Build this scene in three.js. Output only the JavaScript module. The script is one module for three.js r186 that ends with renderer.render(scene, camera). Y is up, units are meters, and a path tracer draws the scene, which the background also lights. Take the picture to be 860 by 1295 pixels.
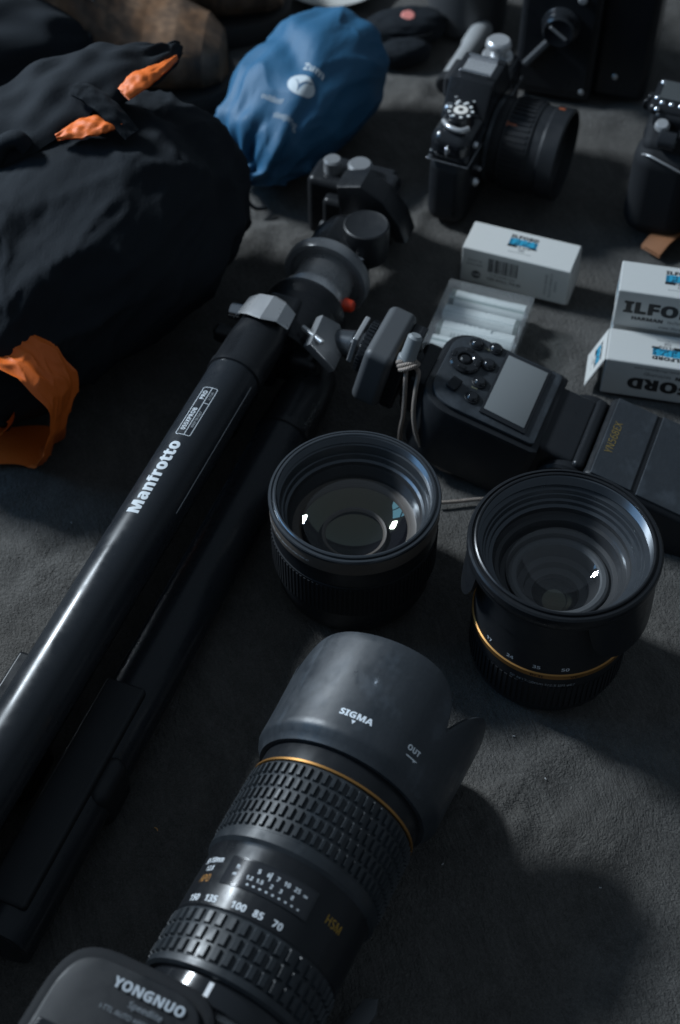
import * as THREE from 'three';
import { RoundedBoxGeometry } from 'three/addons/geometries/RoundedBoxGeometry.js';
import { mergeGeometries, toCreasedNormals, mergeVertices } from 'three/addons/utils/BufferGeometryUtils.js';
import { RectAreaLightUniformsLib } from 'three/addons/lights/RectAreaLightUniformsLib.js';
import { createNoise2D, createNoise3D } from 'simplex-noise';

// ---------------------------------------------------------------- camera, light, exposure
const scene = new THREE.Scene();
const F = 1800, PITCH = THREE.MathUtils.degToRad(50.5), CAMH = 0.62;      // focal length in photo pixels (860 x 1295)
const camera = new THREE.PerspectiveCamera(2 * Math.atan(647.5 / F) * 180 / Math.PI, 860 / 1295, 0.02, 20);
camera.position.set(0, CAMH, 0);
camera.rotation.set(-PITCH, 0, 0);
camera.focus = 0.69;
camera.userData.fStop = 8;

const renderer = new THREE.WebGLRenderer();
renderer.toneMapping = THREE.LinearToneMapping;
renderer.toneMappingExposure = 1.0;
renderer.shadowMap.enabled = true;

scene.background = new THREE.Color().setRGB(0.120, 0.152, 0.188);         // the dim air of the unlit room
RectAreaLightUniformsLib.init();
const WIN = { at: new THREE.Vector3(-1.75, 1.15, -0.75), to: new THREE.Vector3(0, 0.4, -0.6), w: 0.9, h: 1.0, power: 3.0, color: new THREE.Color().setRGB(0.26, 0.62, 1.12) };       // dusk blue window
const LAMP = { at: new THREE.Vector3(-1.0, 0.95, -1.15), to: new THREE.Vector3(0.02, 0.02, -0.55), w: 0.23, h: 0.16, power: 243, color: new THREE.Color().setRGB(0.84, 0.95, 1.05) };  // cool panel lamp

// ---------------------------------------------------------------- helpers
const V = (x, y, z) => new THREE.Vector3(x, y, z);
function seeded(s) { return () => { s = (s + 0x6d2b79f5) | 0; let t = Math.imul(s ^ (s >>> 15), 1 | s); t = (t + Math.imul(t ^ (t >>> 7), 61 | t)) ^ t; return ((t ^ (t >>> 14)) >>> 0) / 4294967296; }; }
const rnd = seeded(11), n2 = createNoise2D(seeded(5)), n3 = createNoise3D(seeded(9));
const clamp = (x, a = 0, b = 1) => Math.min(b, Math.max(a, x)), lerp = (a, b, t) => a + (b - a) * t, smooth = (a, b, x) => { const t = clamp((x - a) / (b - a)); return t * t * (3 - 2 * t); };
const FW = V(0, -Math.sin(PITCH), -Math.cos(PITCH)), UPV = V(0, Math.cos(PITCH), -Math.sin(PITCH));
const ray = (x, y) => FW.clone().addScaledVector(V(1, 0, 0), (x - 430) / F).addScaledVector(UPV, -(y - 647.5) / F);
function at(x, y, h = 0) { const d = ray(x, y), t = (h - CAMH) / d.y; return V(0, CAMH, 0).addScaledVector(d, t); }   // where a photo pixel meets the level h
function onPlane(x, y, p, n) { const d = ray(x, y), o = V(0, CAMH, 0), t = p.clone().sub(o).dot(n) / d.dot(n); return o.addScaledVector(d, t); }

const taken = new Map();
function numbered(n) { const k = taken.get(n) ?? 0; taken.set(n, k + 1); return k ? n + '_' + String(k).padStart(3, '0') : n; }
function tag(o, label, category, group, kind) { if (label) o.userData.label = label; if (category) o.userData.category = category; if (group) o.userData.group = group; if (kind) o.userData.kind = kind; return o; }
function thing(name, label, category, pos = V(0, 0, 0), basis = null, group = null) {
  const g = new THREE.Group(); g.name = numbered(name); scene.add(g); g.position.copy(pos);
  if (typeof basis === 'number') g.rotation.y = basis;
  else if (basis) g.quaternion.setFromRotationMatrix(new THREE.Matrix4().makeBasis(...basis));
  return tag(g, label, category, group);
}
function boxUV(geo, s = 1) {            // uv in metres on the dominant plane of each face
  const g = geo.index ? geo.toNonIndexed() : geo, p = g.attributes.position, uv = new Float32Array(p.count * 2);
  const a = V(), b = V(), c = V(), n = V();
  for (let i = 0; i < p.count; i += 3) {
    a.fromBufferAttribute(p, i); b.fromBufferAttribute(p, i + 1); c.fromBufferAttribute(p, i + 2);
    n.crossVectors(b.clone().sub(a), c.clone().sub(a));
    const ax = Math.abs(n.x), ay = Math.abs(n.y), az = Math.abs(n.z);
    [a, b, c].forEach((q, k) => { const [u, v] = ay >= ax && ay >= az ? [q.x, q.z] : ax >= az ? [q.z, q.y] : [q.x, q.y]; uv[(i + k) * 2] = u * s; uv[(i + k) * 2 + 1] = v * s; });
  }
  g.setAttribute('uv', new THREE.BufferAttribute(uv, 2));
  return g;
}
function clean(g) { for (const k of Object.keys(g.attributes)) if (!['position', 'normal', 'uv'].includes(k)) g.deleteAttribute(k); return g; }
// one named mesh out of geometries given in millimetres
function part(name, geos, mat, parent, { keepUV = false, label, kind } = {}) {
  let list = (Array.isArray(geos) ? geos : [geos]).map((g) => { g = g.clone(); g.scale(0.001, 0.001, 0.001); if (!keepUV) g = boxUV(g); else if (g.index) g = g.toNonIndexed(); return clean(g); });
  const geo = list.length > 1 ? mergeGeometries(list) : list[0];
  const m = new THREE.Mesh(geo, mat); m.name = name; m.castShadow = m.receiveShadow = true;
  if (parent === scene) m.name = numbered(name);
  parent.add(m); if (label) m.userData.label = label; if (kind) m.userData.kind = kind;
  return m;
}
const moved = (g, x = 0, y = 0, z = 0, rx = 0, ry = 0, rz = 0) => { g.applyMatrix4(new THREE.Matrix4().compose(V(x, y, z), new THREE.Quaternion().setFromEuler(new THREE.Euler(rx, ry, rz)), V(1, 1, 1))); return g; };
function lathe(pts, seg = 96, crease = 0.5) { return toCreasedNormals(new THREE.LatheGeometry(pts.map(([r, y]) => new THREE.Vector2(Math.max(r, 0.0001), y)), seg), crease); }
function rbox(w, h, d, r = 2, x = 0, y = 0, z = 0, rx = 0, ry = 0, rz = 0) { return moved(new RoundedBoxGeometry(w, h, d, 3, Math.min(r, w / 2.01, h / 2.01, d / 2.01)), x, y, z, rx, ry, rz); }
function cyl(r0, r1, h, x = 0, y = 0, z = 0, rx = 0, ry = 0, rz = 0, b = 0.6, seg = 40) {   // chamfered cylinder, r0 at the bottom
  return moved(lathe([[0, -h / 2], [r0 - b, -h / 2], [r0, -h / 2 + b], [r1, h / 2 - b], [r1 - b, h / 2], [0, h / 2]], seg, 0.6), x, y, z, rx, ry, rz);
}
function tube(pts, r, seg = 60, rad = 10) { return new THREE.TubeGeometry(new THREE.CatmullRomCurve3(pts.map((p) => V(...p))), seg, r, rad); }
function plate(pts, depth, bevel = 0.6) {   // an outline in x, y pushed along z
  const s = new THREE.Shape(pts.map(([x, y]) => new THREE.Vector2(x, y)));
  return toCreasedNormals(new THREE.ExtrudeGeometry(s, { depth: depth - 2 * bevel, bevelEnabled: true, bevelThickness: bevel, bevelSize: bevel, bevelSegments: 2, curveSegments: 12 }), 0.5);
}
// a piece of a cylinder round Y (angle from +z towards +x); along = true turns the print to run along the axis
function patch(r, th0, th1, y0, y1, along = false, r2 = r) {
  const n = 28, m = 4, pos = [], nor = [], uv = [], idx = [];
  for (let j = 0; j <= m; j++) for (let i = 0; i <= n; i++) {
    const u = i / n, v = j / m, th = lerp(th0, th1, u), s = Math.sin(th), c = Math.cos(th), rr = lerp(r, r2, v);
    pos.push(rr * s, lerp(y0, y1, v), rr * c); nor.push(s, 0, c); uv.push(...(along ? [v, 1 - u] : [u, v]));
  }
  for (let j = 0; j < m; j++) for (let i = 0; i < n; i++) { const a = j * (n + 1) + i, b = a + n + 1; idx.push(a, a + 1, b, a + 1, b + 1, b); }
  const g = new THREE.BufferGeometry();
  g.setAttribute('position', new THREE.Float32BufferAttribute(pos, 3)); g.setAttribute('normal', new THREE.Float32BufferAttribute(nor, 3)); g.setAttribute('uv', new THREE.Float32BufferAttribute(uv, 2)); g.setIndex(idx);
  return g;
}
const quad = (w, h) => new THREE.PlaneGeometry(w, h);
function surface(nu, nv, f, closeU = false) {   // grid surface from f(u, v) -> [x, y, z] in millimetres
  const pos = [], uv = [], idx = [];
  for (let j = 0; j <= nv; j++) for (let i = 0; i <= nu; i++) { pos.push(...f(i / nu, j / nv)); uv.push(i / nu, j / nv); }
  for (let j = 0; j < nv; j++) for (let i = 0; i < nu; i++) { const a = j * (nu + 1) + i, b = a + nu + 1; idx.push(a, a + 1, b, a + 1, b + 1, b); }
  let g = new THREE.BufferGeometry();
  g.setAttribute('position', new THREE.Float32BufferAttribute(pos, 3)); g.setIndex(idx);
  if (closeU) g = mergeVertices(g, 0.001);
  g.computeVertexNormals();
  if (!closeU) g.setAttribute('uv', new THREE.Float32BufferAttribute(uv, 2)); else g.setAttribute('uv', new THREE.Float32BufferAttribute(new Float32Array(g.attributes.position.count * 2), 2));
  return g;
}

// ---------------------------------------------------------------- textures
function grey(n, f, repeat) {
  const d = new Uint8Array(n * n * 4);
  for (let j = 0; j < n; j++) for (let i = 0; i < n; i++) { const v = clamp(f(i / n, j / n, i, j)) * 255, k = (j * n + i) * 4; d[k] = d[k + 1] = d[k + 2] = v; d[k + 3] = 255; }
  const t = new THREE.DataTexture(d, n, n); t.wrapS = t.wrapT = THREE.RepeatWrapping; t.magFilter = THREE.LinearFilter; t.minFilter = THREE.LinearMipmapLinearFilter; t.generateMipmaps = true;
  t.repeat.set(repeat, repeat); t.needsUpdate = true; return t;
}
function tile(u, v, f, seed = 0) {      // noise that closes on itself
  const a = u * 2 * Math.PI, b = v * 2 * Math.PI, R = f / (2 * Math.PI);
  return 0.5 * (n3(Math.cos(a) * R + seed, Math.sin(a) * R, Math.cos(b) * R + seed * 1.7) + n3(Math.sin(b) * R + 31 + seed, Math.cos(a) * R + 7, Math.sin(a) * R));
}
const rt = seeded(77);
const fineBump = grey(512, () => 0.5 + 0.5 * (rt() - 0.5), 1 / 0.03);                                   // moulded plastic grain
const wearRough = grey(512, (u, v) => 0.72 + 0.22 * tile(u, v, 9) + 0.16 * tile(u, v, 34, 5) + 0.1 * (rt() - 0.5), 1 / 0.16);
const dustMap = (() => {                                                                                // fine dust and lint on black plastic, as separate specks
  const n = 1024, c = document.createElement('canvas'); c.width = c.height = n; const x = c.getContext('2d'); x.fillStyle = '#e2e2e2'; x.fillRect(0, 0, n, n);
  const r = seeded(4);
  for (let k = 0; k < 1500; k++) { x.fillStyle = `rgba(255,255,255,${0.2 + 0.6 * r()})`; const s = 0.5 + r() * 1.2; x.fillRect(r() * n, r() * n, s, s); }
  const t = new THREE.CanvasTexture(c); t.colorSpace = THREE.SRGBColorSpace; t.wrapS = t.wrapT = THREE.RepeatWrapping; t.repeat.set(1 / 0.12, 1 / 0.12); return t;
})();
const hoodMap = (() => {                                                                                // handling marks: blotches of dry dust with a grain of their own
  const n = 512, d = new Uint8Array(n * n * 4), r = seeded(31);
  for (let j = 0; j < n; j++) for (let i = 0; i < n; i++) {
    const u = i / n, v = j / n, b = Math.max(0, tile(u, v, 6, 12) + 0.45 * tile(u, v, 22, 3) - 0.1), s = clamp(0.8 + 0.3 * b * (0.55 + 0.9 * r()) + 0.05 * tile(u, v, 60, 7) + (r() < 0.004 ? 0.2 : 0)), k = (j * n + i) * 4;
    d[k] = s * 250; d[k + 1] = s * 252; d[k + 2] = s * 255; d[k + 3] = 255;
  }
  const t = new THREE.DataTexture(d, n, n); t.colorSpace = THREE.SRGBColorSpace; t.wrapS = t.wrapT = THREE.RepeatWrapping; t.magFilter = THREE.LinearFilter; t.repeat.set(1 / 0.11, 1 / 0.11); t.needsUpdate = true; return t;
})();
const clothMap = (() => {
  const n = 1024, d = new Uint8Array(n * n * 4), r = seeded(21);
  for (let j = 0; j < n; j++) for (let i = 0; i < n; i++) {
    const u = i / n, v = j / n;
    let s = 0.70 + 0.05 * tile(u, v, 14, 3) + 0.05 * tile(u, v, 60, 8) + 0.06 * tile(u, v, 160, 2) + 0.2 * (r() - 0.5);
    if (r() < 0.0010) s += 0.35;
    const k = (j * n + i) * 4; d[k] = clamp(s * 1.0) * 255; d[k + 1] = clamp(s * 0.985) * 255; d[k + 2] = clamp(s * 0.965) * 255; d[k + 3] = 255;
  }
  const t = new THREE.DataTexture(d, n, n); t.colorSpace = THREE.SRGBColorSpace; t.wrapS = t.wrapT = THREE.RepeatWrapping; t.magFilter = THREE.LinearFilter; t.minFilter = THREE.LinearMipmapLinearFilter; t.generateMipmaps = true;
  t.repeat.set(1 / 0.23, 1 / 0.23); t.needsUpdate = true; return t;
})();
const clothBump = grey(1024, (u, v, i, j) => 0.5 + 0.16 * tile(u, v, 50, 4) + 0.2 * tile(u, v, 130, 6) + 0.3 * (rt() - 0.5), 1 / 0.19);
const fabricBump = grey(512, (u, v, i, j) => 0.5 + 0.2 * Math.sin(i * Math.PI / 2) * Math.sin(j * Math.PI / 2) + 0.2 * tile(u, v, 30) + 0.2 * (rt() - 0.5), 1 / 0.06);
const leatherMap = (() => {
  const n = 512, d = new Uint8Array(n * n * 4), r = seeded(8);
  for (let j = 0; j < n; j++) for (let i = 0; i < n; i++) {
    const u = i / n, v = j / n, s = clamp(0.62 + 0.3 * tile(u, v, 5, 2) + 0.16 * tile(u, v, 18, 9) + 0.1 * (r() - 0.5)), k = (j * n + i) * 4, q = clamp(0.5 + tile(u, v, 7, 4));
    d[k] = s * lerp(205, 225, q); d[k + 1] = s * lerp(172, 205, q); d[k + 2] = s * lerp(140, 188, q); d[k + 3] = 255;
  }
  const t = new THREE.DataTexture(d, n, n); t.colorSpace = THREE.SRGBColorSpace; t.wrapS = t.wrapT = THREE.RepeatWrapping; t.magFilter = THREE.LinearFilter; t.repeat.set(1 / 0.14, 1 / 0.14); t.needsUpdate = true; return t;
})();
function print(w, h, draw, bg) {
  const c = document.createElement('canvas'); c.width = w; c.height = h; const x = c.getContext('2d');
  if (bg) { x.fillStyle = bg; x.fillRect(0, 0, w, h); }
  x.textAlign = 'center'; x.textBaseline = 'middle'; draw(x, w, h);
  const t = new THREE.CanvasTexture(c); t.colorSpace = THREE.SRGBColorSpace; t.anisotropy = 8; return t;
}
const ink = (tex, rough = 0.6) => new THREE.MeshStandardMaterial({ map: tex, transparent: true, roughness: rough });
function words(x, s, cx, cy, size, color, { bold = true, sx = 1, w } = {}) {
  x.save(); x.translate(cx, cy); x.scale(sx, 1); x.fillStyle = color; x.font = `${bold ? 'bold ' : ''}${size}px sans-serif`; if (w) { x.lineWidth = w; x.strokeStyle = color; x.lineJoin = 'round'; x.strokeText(s, 0, 0); } x.fillText(s, 0, 0); x.restore();
}

// ---------------------------------------------------------------- materials
const C = (r, g, b) => new THREE.Color().setRGB(r, g, b);
const std = (color, roughness, o = {}) => new THREE.MeshStandardMaterial({ color, roughness, ...o });
const phy = (color, roughness, o = {}) => new THREE.MeshPhysicalMaterial({ color, roughness, ...o });
const M = {
  cloth: phy(C(0.192, 0.190, 0.186), 1, { map: clothMap, bumpMap: clothBump, bumpScale: 0.0018, sheen: 0.35, sheenRoughness: 0.7, sheenColor: C(0.5, 0.5, 0.5), specularIntensity: 0.2 }),
  black: phy(C(0.018, 0.0198, 0.0225), 0.58, { specularIntensity: 0.6, map: dustMap, bumpMap: fineBump, bumpScale: 0.00006, roughnessMap: wearRough }),
  satin: phy(C(0.0165, 0.018, 0.0205), 0.46, { specularIntensity: 0.6, map: dustMap, roughnessMap: wearRough }),
  gloss: std(C(0.014, 0.0155, 0.018), 0.22, { roughnessMap: wearRough }),
  hood: std(C(0.046, 0.053, 0.06), 0.6, { map: hoodMap, bumpMap: fineBump, bumpScale: 0.00005, roughnessMap: wearRough }),
  rubber: std(C(0.032, 0.038, 0.043), 0.62, { map: hoodMap, roughnessMap: wearRough }),
  rubberDark: phy(C(0.0155, 0.017, 0.0195), 0.75, { specularIntensity: 0.5, map: dustMap }),
  matte: std(C(0.016, 0.017, 0.019), 0.85),
  inside: std(C(0.03, 0.031, 0.033), 0.5),
  insideWarm: std(C(0.075, 0.062, 0.052), 0.5),
  anod: std(C(0.075, 0.083, 0.092), 0.3, { metalness: 0.6, roughnessMap: wearRough }),
  silver: std(C(0.5, 0.5, 0.5), 0.42, { metalness: 0.6, roughnessMap: wearRough }),
  steel: std(C(0.55, 0.56, 0.58), 0.25, { metalness: 1 }),
  greyPaint: std(C(0.16, 0.165, 0.17), 0.45, { roughnessMap: wearRough }),
  greyPlastic: std(C(0.09, 0.095, 0.1), 0.5, { map: dustMap, bumpMap: fineBump, bumpScale: 0.00005 }),
  gold: std(C(0.4, 0.2, 0.06), 0.4, { metalness: 0.8 }),
  brass: std(C(0.6, 0.4, 0.14), 0.35, { metalness: 0.9 }),
  red: std(C(0.75, 0.06, 0.02), 0.35),
  tubeBlack: phy(C(0.016, 0.0185, 0.022), 0.4, { roughnessMap: wearRough, specularIntensity: 0.6 }),
  pane: phy(C(1, 1, 1), 0, { transmission: 1, thickness: 0, ior: 1.5 }),
  coated: phy(C(0.006, 0.006, 0.008), 0.04, { iridescence: 0.8, iridescenceIOR: 1.7, iridescenceThicknessRange: [120, 260], ior: 1.6 }),
  card: std(C(0.52, 0.52, 0.5), 0.55),
  jacket: phy(C(0.0095, 0.0122, 0.0155), 0.85, { specularIntensity: 0.4, bumpMap: fabricBump, bumpScale: 0.00025 }),
  orange: std(C(0.7, 0.135, 0.012), 0.55, { bumpMap: fabricBump, bumpScale: 0.0002 }),
  blue: std(C(0.013, 0.09, 0.18), 0.6, { bumpMap: fabricBump, bumpScale: 0.0002 }),
  leather: std(C(0.36, 0.27, 0.2), 0.55, { map: leatherMap }),
  leatherDark: std(C(0.03, 0.022, 0.017), 0.6, { map: leatherMap }),
  sole: std(C(0.03, 0.028, 0.026), 0.8),
};

// ---------------------------------------------------------------- the window that lights the place (outside the frame)
{
  const dir = WIN.to.clone().sub(WIN.at), yaw = Math.atan2(dir.x, dir.z);
  const g = thing('window', 'four pane window with dim blue daylight beside the dark cloth', 'window', V(WIN.at.x, WIN.at.y - WIN.h / 2, WIN.at.z), yaw);
  const W = WIN.w * 1000, Hh = WIN.h * 1000, bar = 50, mat = std(C(0.5, 0.5, 0.5), 0.5);
  part('frame', [rbox(W + 120, 60, 60, 4, 0, -30, 0), rbox(W + 120, 60, 60, 4, 0, Hh + 30, 0), rbox(60, Hh, 60, 4, -W / 2 - 30, Hh / 2, 0), rbox(60, Hh, 60, 4, W / 2 + 30, Hh / 2, 0), rbox(bar, Hh, 40, 3, 0, Hh / 2, 0), rbox(W, bar, 36, 3, 0, Hh / 2, 0)], mat, g);
  const glow = new THREE.MeshStandardMaterial({ color: 0x000000, roughness: 0.1, emissive: WIN.color, emissiveIntensity: 0.6 });
  const pw = (W - bar) / 2, ph = (Hh - bar) / 2;
  for (const sx of [-1, 1]) for (const sy of [-1, 1]) {
    const cx = sx * (pw + bar) / 2, cy = Hh / 2 + sy * (ph + bar) / 2;
    part('pane', rbox(pw, ph, 4, 1, cx, cy, 0), glow, g);
    const l = new THREE.RectAreaLight(WIN.color, WIN.power, pw / 1000, ph / 1000); l.name = 'window_light';
    l.position.set(cx / 1000, cy / 1000, 0.024); l.rotation.y = Math.PI; g.add(l);
  }
}

// the small panel lamp on its stand that throws the shadows (outside the frame)
{
  const d = LAMP.to.clone().sub(LAMP.at).normalize(), x = V(0, 1, 0).cross(d).normalize(), y = d.clone().cross(x);
  const g = thing('panel_lamp', 'lit photographic panel lamp on a slim black stand', 'lamp', V(LAMP.at.x, 0, LAMP.at.z));
  const place = (geo) => { geo.applyMatrix4(new THREE.Matrix4().makeBasis(x, y, d)); geo.translate(0, LAMP.at.y * 1000, 0); return geo; };
  part('housing', [place(rbox(LAMP.w * 1000 + 16, LAMP.h * 1000 + 16, 30, 4, 0, 0, -18))], M.black, g);
  part('diffuser', [place(rbox(LAMP.w * 1000, LAMP.h * 1000, 3, 1, 0, 0, -1.6))], new THREE.MeshStandardMaterial({ color: 0x000000, roughness: 0.5, emissive: LAMP.color, emissiveIntensity: 4 }), g);
  part('stand', [moved(lathe([[0, 0], [6, 0], [6, LAMP.at.y * 1000 - 80], [0, LAMP.at.y * 1000 - 80]], 24), -20, 0, -12), tube([[-20, LAMP.at.y * 1000 - 84, -12], [-20, LAMP.at.y * 1000 - 40, -14], [-14, LAMP.at.y * 1000 - 10, -12]], 6, 20, 10)], M.satin, g);
  for (let k = 0; k < 3; k++) { const a = 0.5 + k * 2.094; part('stand_leg', [tube([[-20, 170, -12], [-20 + 90 * Math.cos(a), 90, -12 + 90 * Math.sin(a)], [-20 + 190 * Math.cos(a), 4, -12 + 190 * Math.sin(a)]], 5, 20, 8)], M.satin, g); }
  const l = new THREE.RectAreaLight(LAMP.color, LAMP.power, LAMP.w, LAMP.h); l.name = 'lamp_light'; l.position.set(0, LAMP.at.y, 0).addScaledVector(d, 0.004);
  l.quaternion.setFromRotationMatrix(new THREE.Matrix4().makeBasis(x.clone().negate(), y, d.clone().negate())); g.add(l);
}

// ---------------------------------------------------------------- the cloth
const creases = [   // photo pixels of the fold lines that show on the cloth: [x0, y0, x1, y1, width mm, height mm]
  [512, 318, 560, 232, 4, 2.6], [300, 300, 400, 338, 9, 4], [398, 318, 520, 356, 8, 2.5], [300, 268, 330, 330, 7, 3], [20, 640, 170, 742, 7, 2.2], [0, 690, 120, 735, 6, 1.6], [505, 90, 560, 150, 7, 3], [610, 900, 860, 985, 16, 2], [620, 1010, 800, 1090, 14, 1.6],
  [598, 988, 652, 1066, 5, 1.5], [628, 1004, 706, 1018, 4, 1.3], [668, 960, 672, 1090, 4, 0.9], [700, 1040, 800, 1075, 7, 1.2], [520, 236, 548, 330, 5, 1.5], [560, 300, 585, 400, 7, 1.6], [330, 276, 395, 300, 4, 1.6],
  [740, 150, 860, 128, 8, 2], [590, 950, 640, 1120, 14, 2], [640, 420, 720, 440, 10, 1.5], [850, 60, 700, 5, 9, 2.5], [300, 640, 240, 900, 18, 2], [480, 120, 545, 112, 7, 2.5],
].map(([x0, y0, x1, y1, w, h]) => ({ a: at(x0, y0), b: at(x1, y1), w: w / 1000, h: h / 1000 }));
function clothY(x, z) {
  let y = -0.0034 + 0.0018 * n2(x * 7, z * 7) + 0.0011 * n2(x * 17 + z * 6 + 9, z * 22) + 0.0003 * n2(x * 60, z * 60 + 4);
  for (const { a, b, w, h } of creases) {
    const dx = b.x - a.x, dz = b.z - a.z, L2 = dx * dx + dz * dz, t = clamp(((x - a.x) * dx + (z - a.z) * dz) / L2, -0.15, 1.15);
    const wob = 0.006 * n2(t * 3 + a.x * 50, a.z * 30), L = Math.sqrt(L2), d = ((x - a.x) * dz - (z - a.z) * dx) / L + wob;
    const along = ((x - a.x) * dx + (z - a.z) * dz) / L2, end = smooth(-0.15, 0.2, along) * smooth(1.15, 0.8, along);
    y += 1.5 * h * end * Math.exp(-(d * d) / (2 * w * w));
  }
  return y;
}
{
  const grid = (lo, hi, lo2, hi2, fine, coarse) => { const a = []; for (let v = lo2; v < lo - 1e-6; v += coarse) a.push(v); for (let v = lo; v < hi - 1e-6; v += fine) a.push(v); for (let v = hi; v <= hi2 + 1e-6; v += coarse) a.push(v); return a; };
  const xs = grid(-0.42, 0.42, -1.42, 1.42, 0.0035, 0.05), zs = grid(-1.3, -0.12, -2.3, 0.48, 0.0035, 0.05), pos = [], uv = [], idx = [];
  for (const z of zs) for (const x of xs) { pos.push(x, clothY(x, z), z); const wx = x + 0.004 * n2(x * 9, z * 9), wz = z + 0.004 * n2(x * 9 + 40, z * 9); uv.push(wx * 0.96 - wz * 0.28, wz * 0.96 + wx * 0.28); }
  for (let j = 0; j + 1 < zs.length; j++) for (let i = 0; i + 1 < xs.length; i++) { const a = j * xs.length + i, b = a + xs.length; idx.push(a, b, a + 1, a + 1, b, b + 1); }
  const g = new THREE.BufferGeometry(); g.setAttribute('position', new THREE.Float32BufferAttribute(pos, 3)); g.setAttribute('uv', new THREE.Float32BufferAttribute(uv, 2)); g.setIndex(idx); g.computeVertexNormals();
  const m = new THREE.Mesh(g, M.cloth); m.name = 'ground_cloth'; m.receiveShadow = true; scene.add(m);
  tag(m, 'charcoal grey felt cloth spread under all the camera gear', 'cloth', null, 'structure');
}

// ---------------------------------------------------------------- the telephoto zoom lens, lying
const teleD = V(0.435, 0, -0.9).normalize(), teleX = V(0.9, 0, 0.435).normalize();
{
  const g = thing('zoom_lens', 'long black zoom lens lying down with a petal hood and distance window', 'lens', V(0.004, 0.0455, -0.316), [teleX, teleD, V(0, 1, 0)]);
  // petal hood: an outer and an inner skin closed along the rim
  const rim = (th) => { let a = ((th * 180 / Math.PI + 8 + 540) % 360) - 180; const b = Math.abs(a) > 90 ? 180 - Math.abs(a) : Math.abs(a); if (b < 58) return 24 + 25 * Math.pow(1 - Math.pow(b / 58, 5), 0.6); const q = Math.abs(b - 90) / 32; return 24 + 27 * Math.pow(1 - Math.min(1, q) ** 1.7, 0.8); };
  const hr = (t) => 41.5 + 3.6 * smooth(-8, -2, t) + 1.4 * smooth(0, 50, t);
  const skin = (off, flip) => surface(160, 26, (u, v) => { const th = (flip ? -1 : 1) * u * 2 * Math.PI, L = rim(th), t = lerp(-8, L, v), r = hr(t) - off - (v > 0.97 ? 0.35 : 0); return [r * Math.sin(th), t, r * Math.cos(th)]; }, true);
  const edge = surface(160, 1, (u, v) => { const th = u * 2 * Math.PI, L = rim(th), r = hr(L) - 0.35 - v * 1.6; return [r * Math.sin(th), L, r * Math.cos(th)]; }, true);
  const hd = part('lens_hood', [skin(0, false), skin(2.2, true), edge, lathe([[37, -8.6], [41, -9], [41.5, -8], [41.9, -7]], 96)], M.hood, g);
  part('lettering', patch(hr(7) + 0.12, -0.21, 0.21, 2.5, 9.5), ink(print(512, 200, (x) => { words(x, 'SIGMA', 256, 70, 118, '#dfe4e8', { sx: 1.12, w: 5 }); x.fillStyle = '#dfe4e8'; x.beginPath(); x.moveTo(228, 140); x.lineTo(284, 140); x.lineTo(256, 196); x.fill(); })), hd, { keepUV: true });
  part('lettering', patch(hr(4) + 0.12, 0.54, 0.78, -1, 10), ink(print(256, 256, (x) => { words(x, 'OUT', 120, 60, 84, '#e4e8ea', { w: 3 }); x.strokeStyle = '#e4e8ea'; x.lineWidth = 16; x.beginPath(); x.moveTo(60, 150); x.lineTo(190, 150); x.lineTo(160, 170); x.stroke(); })), hd, { keepUV: true });
  part('scuff', patch(hr(27) + 0.1, -0.05, 0.07, 21, 31), ink(print(128, 256, (x) => { const r = seeded(3); for (let k = 0; k < 260; k++) { const a = r() * 6.28, q = r() * r() * 56; x.fillStyle = `rgba(165,172,180,${0.1 + 0.26 * r()})`; x.fillRect(64 + Math.cos(a) * q * 0.8, 128 + Math.sin(a) * q * 1.7, 2 + r() * 5, 2 + r() * 9); } }), 0.8), hd, { keepUV: true });
  part('front_barrel', lathe([[30, 20], [34, 20], [35.5, 4], [38.6, -9], [38.6, -17.6], [39.1, -17.9]], 128), M.satin, g);
  part('gold_ring', lathe([[38.9, -17.7], [39.6, -17.9], [39.6, -19.0], [38.9, -19.2]], 128), M.gold, g);
  part('front_element', lathe([[0, 20], [18, 18], [30, 13], [34, 9]], 64, 3), M.coated, g);
  // focus ring with raised pads
  const fr = part('focus_ring', lathe([[38.6, -19.2], [38.9, -20], [38.9, -54], [39.6, -54.5], [39.6, -59], [38.2, -60.5]], 128), M.rubber, g);
  const pad = (w, h, lift, r, th, y) => {   // a low truncated pyramid on the ring
    const p = [], tri = (a, b, c) => p.push(...a, ...b, ...c), W = w / r / 2, at2 = (dx, dy, rr) => [rr * Math.sin(th + dx), y + dy, rr * Math.cos(th + dx)];
    const lo = [at2(-W, -h / 2, r - 0.2), at2(W, -h / 2, r - 0.2), at2(W, h / 2, r - 0.2), at2(-W, h / 2, r - 0.2)], q = 0.62, hi = [at2(-W * q, -h / 2 + 0.7, r + lift), at2(W * q, -h / 2 + 0.7, r + lift), at2(W * q, h / 2 - 0.7, r + lift), at2(-W * q, h / 2 - 0.7, r + lift)];
    tri(hi[0], hi[1], hi[2]); tri(hi[0], hi[2], hi[3]);
    for (let k = 0; k < 4; k++) { const m = (k + 1) % 4; tri(lo[k], lo[m], hi[m]); tri(lo[k], hi[m], hi[k]); }
    const gg = new THREE.BufferGeometry(); gg.setAttribute('position', new THREE.Float32BufferAttribute(p, 3)); gg.computeVertexNormals(); gg.setAttribute('uv', new THREE.Float32BufferAttribute(new Float32Array(p.length / 3 * 2), 2)); return gg;
  };
  const pads = []; for (let row = 0; row < 5; row++) for (let k = 0; k < 62; k++) pads.push(pad(1.95, 6.0, 1.25, 38.9, ((k + (row % 2) * 0.5) / 62) * 2 * Math.PI, -23.4 - row * 6.7));
  part('grip_pads', pads, M.rubber, fr, { kind: 'stuff' });
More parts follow.
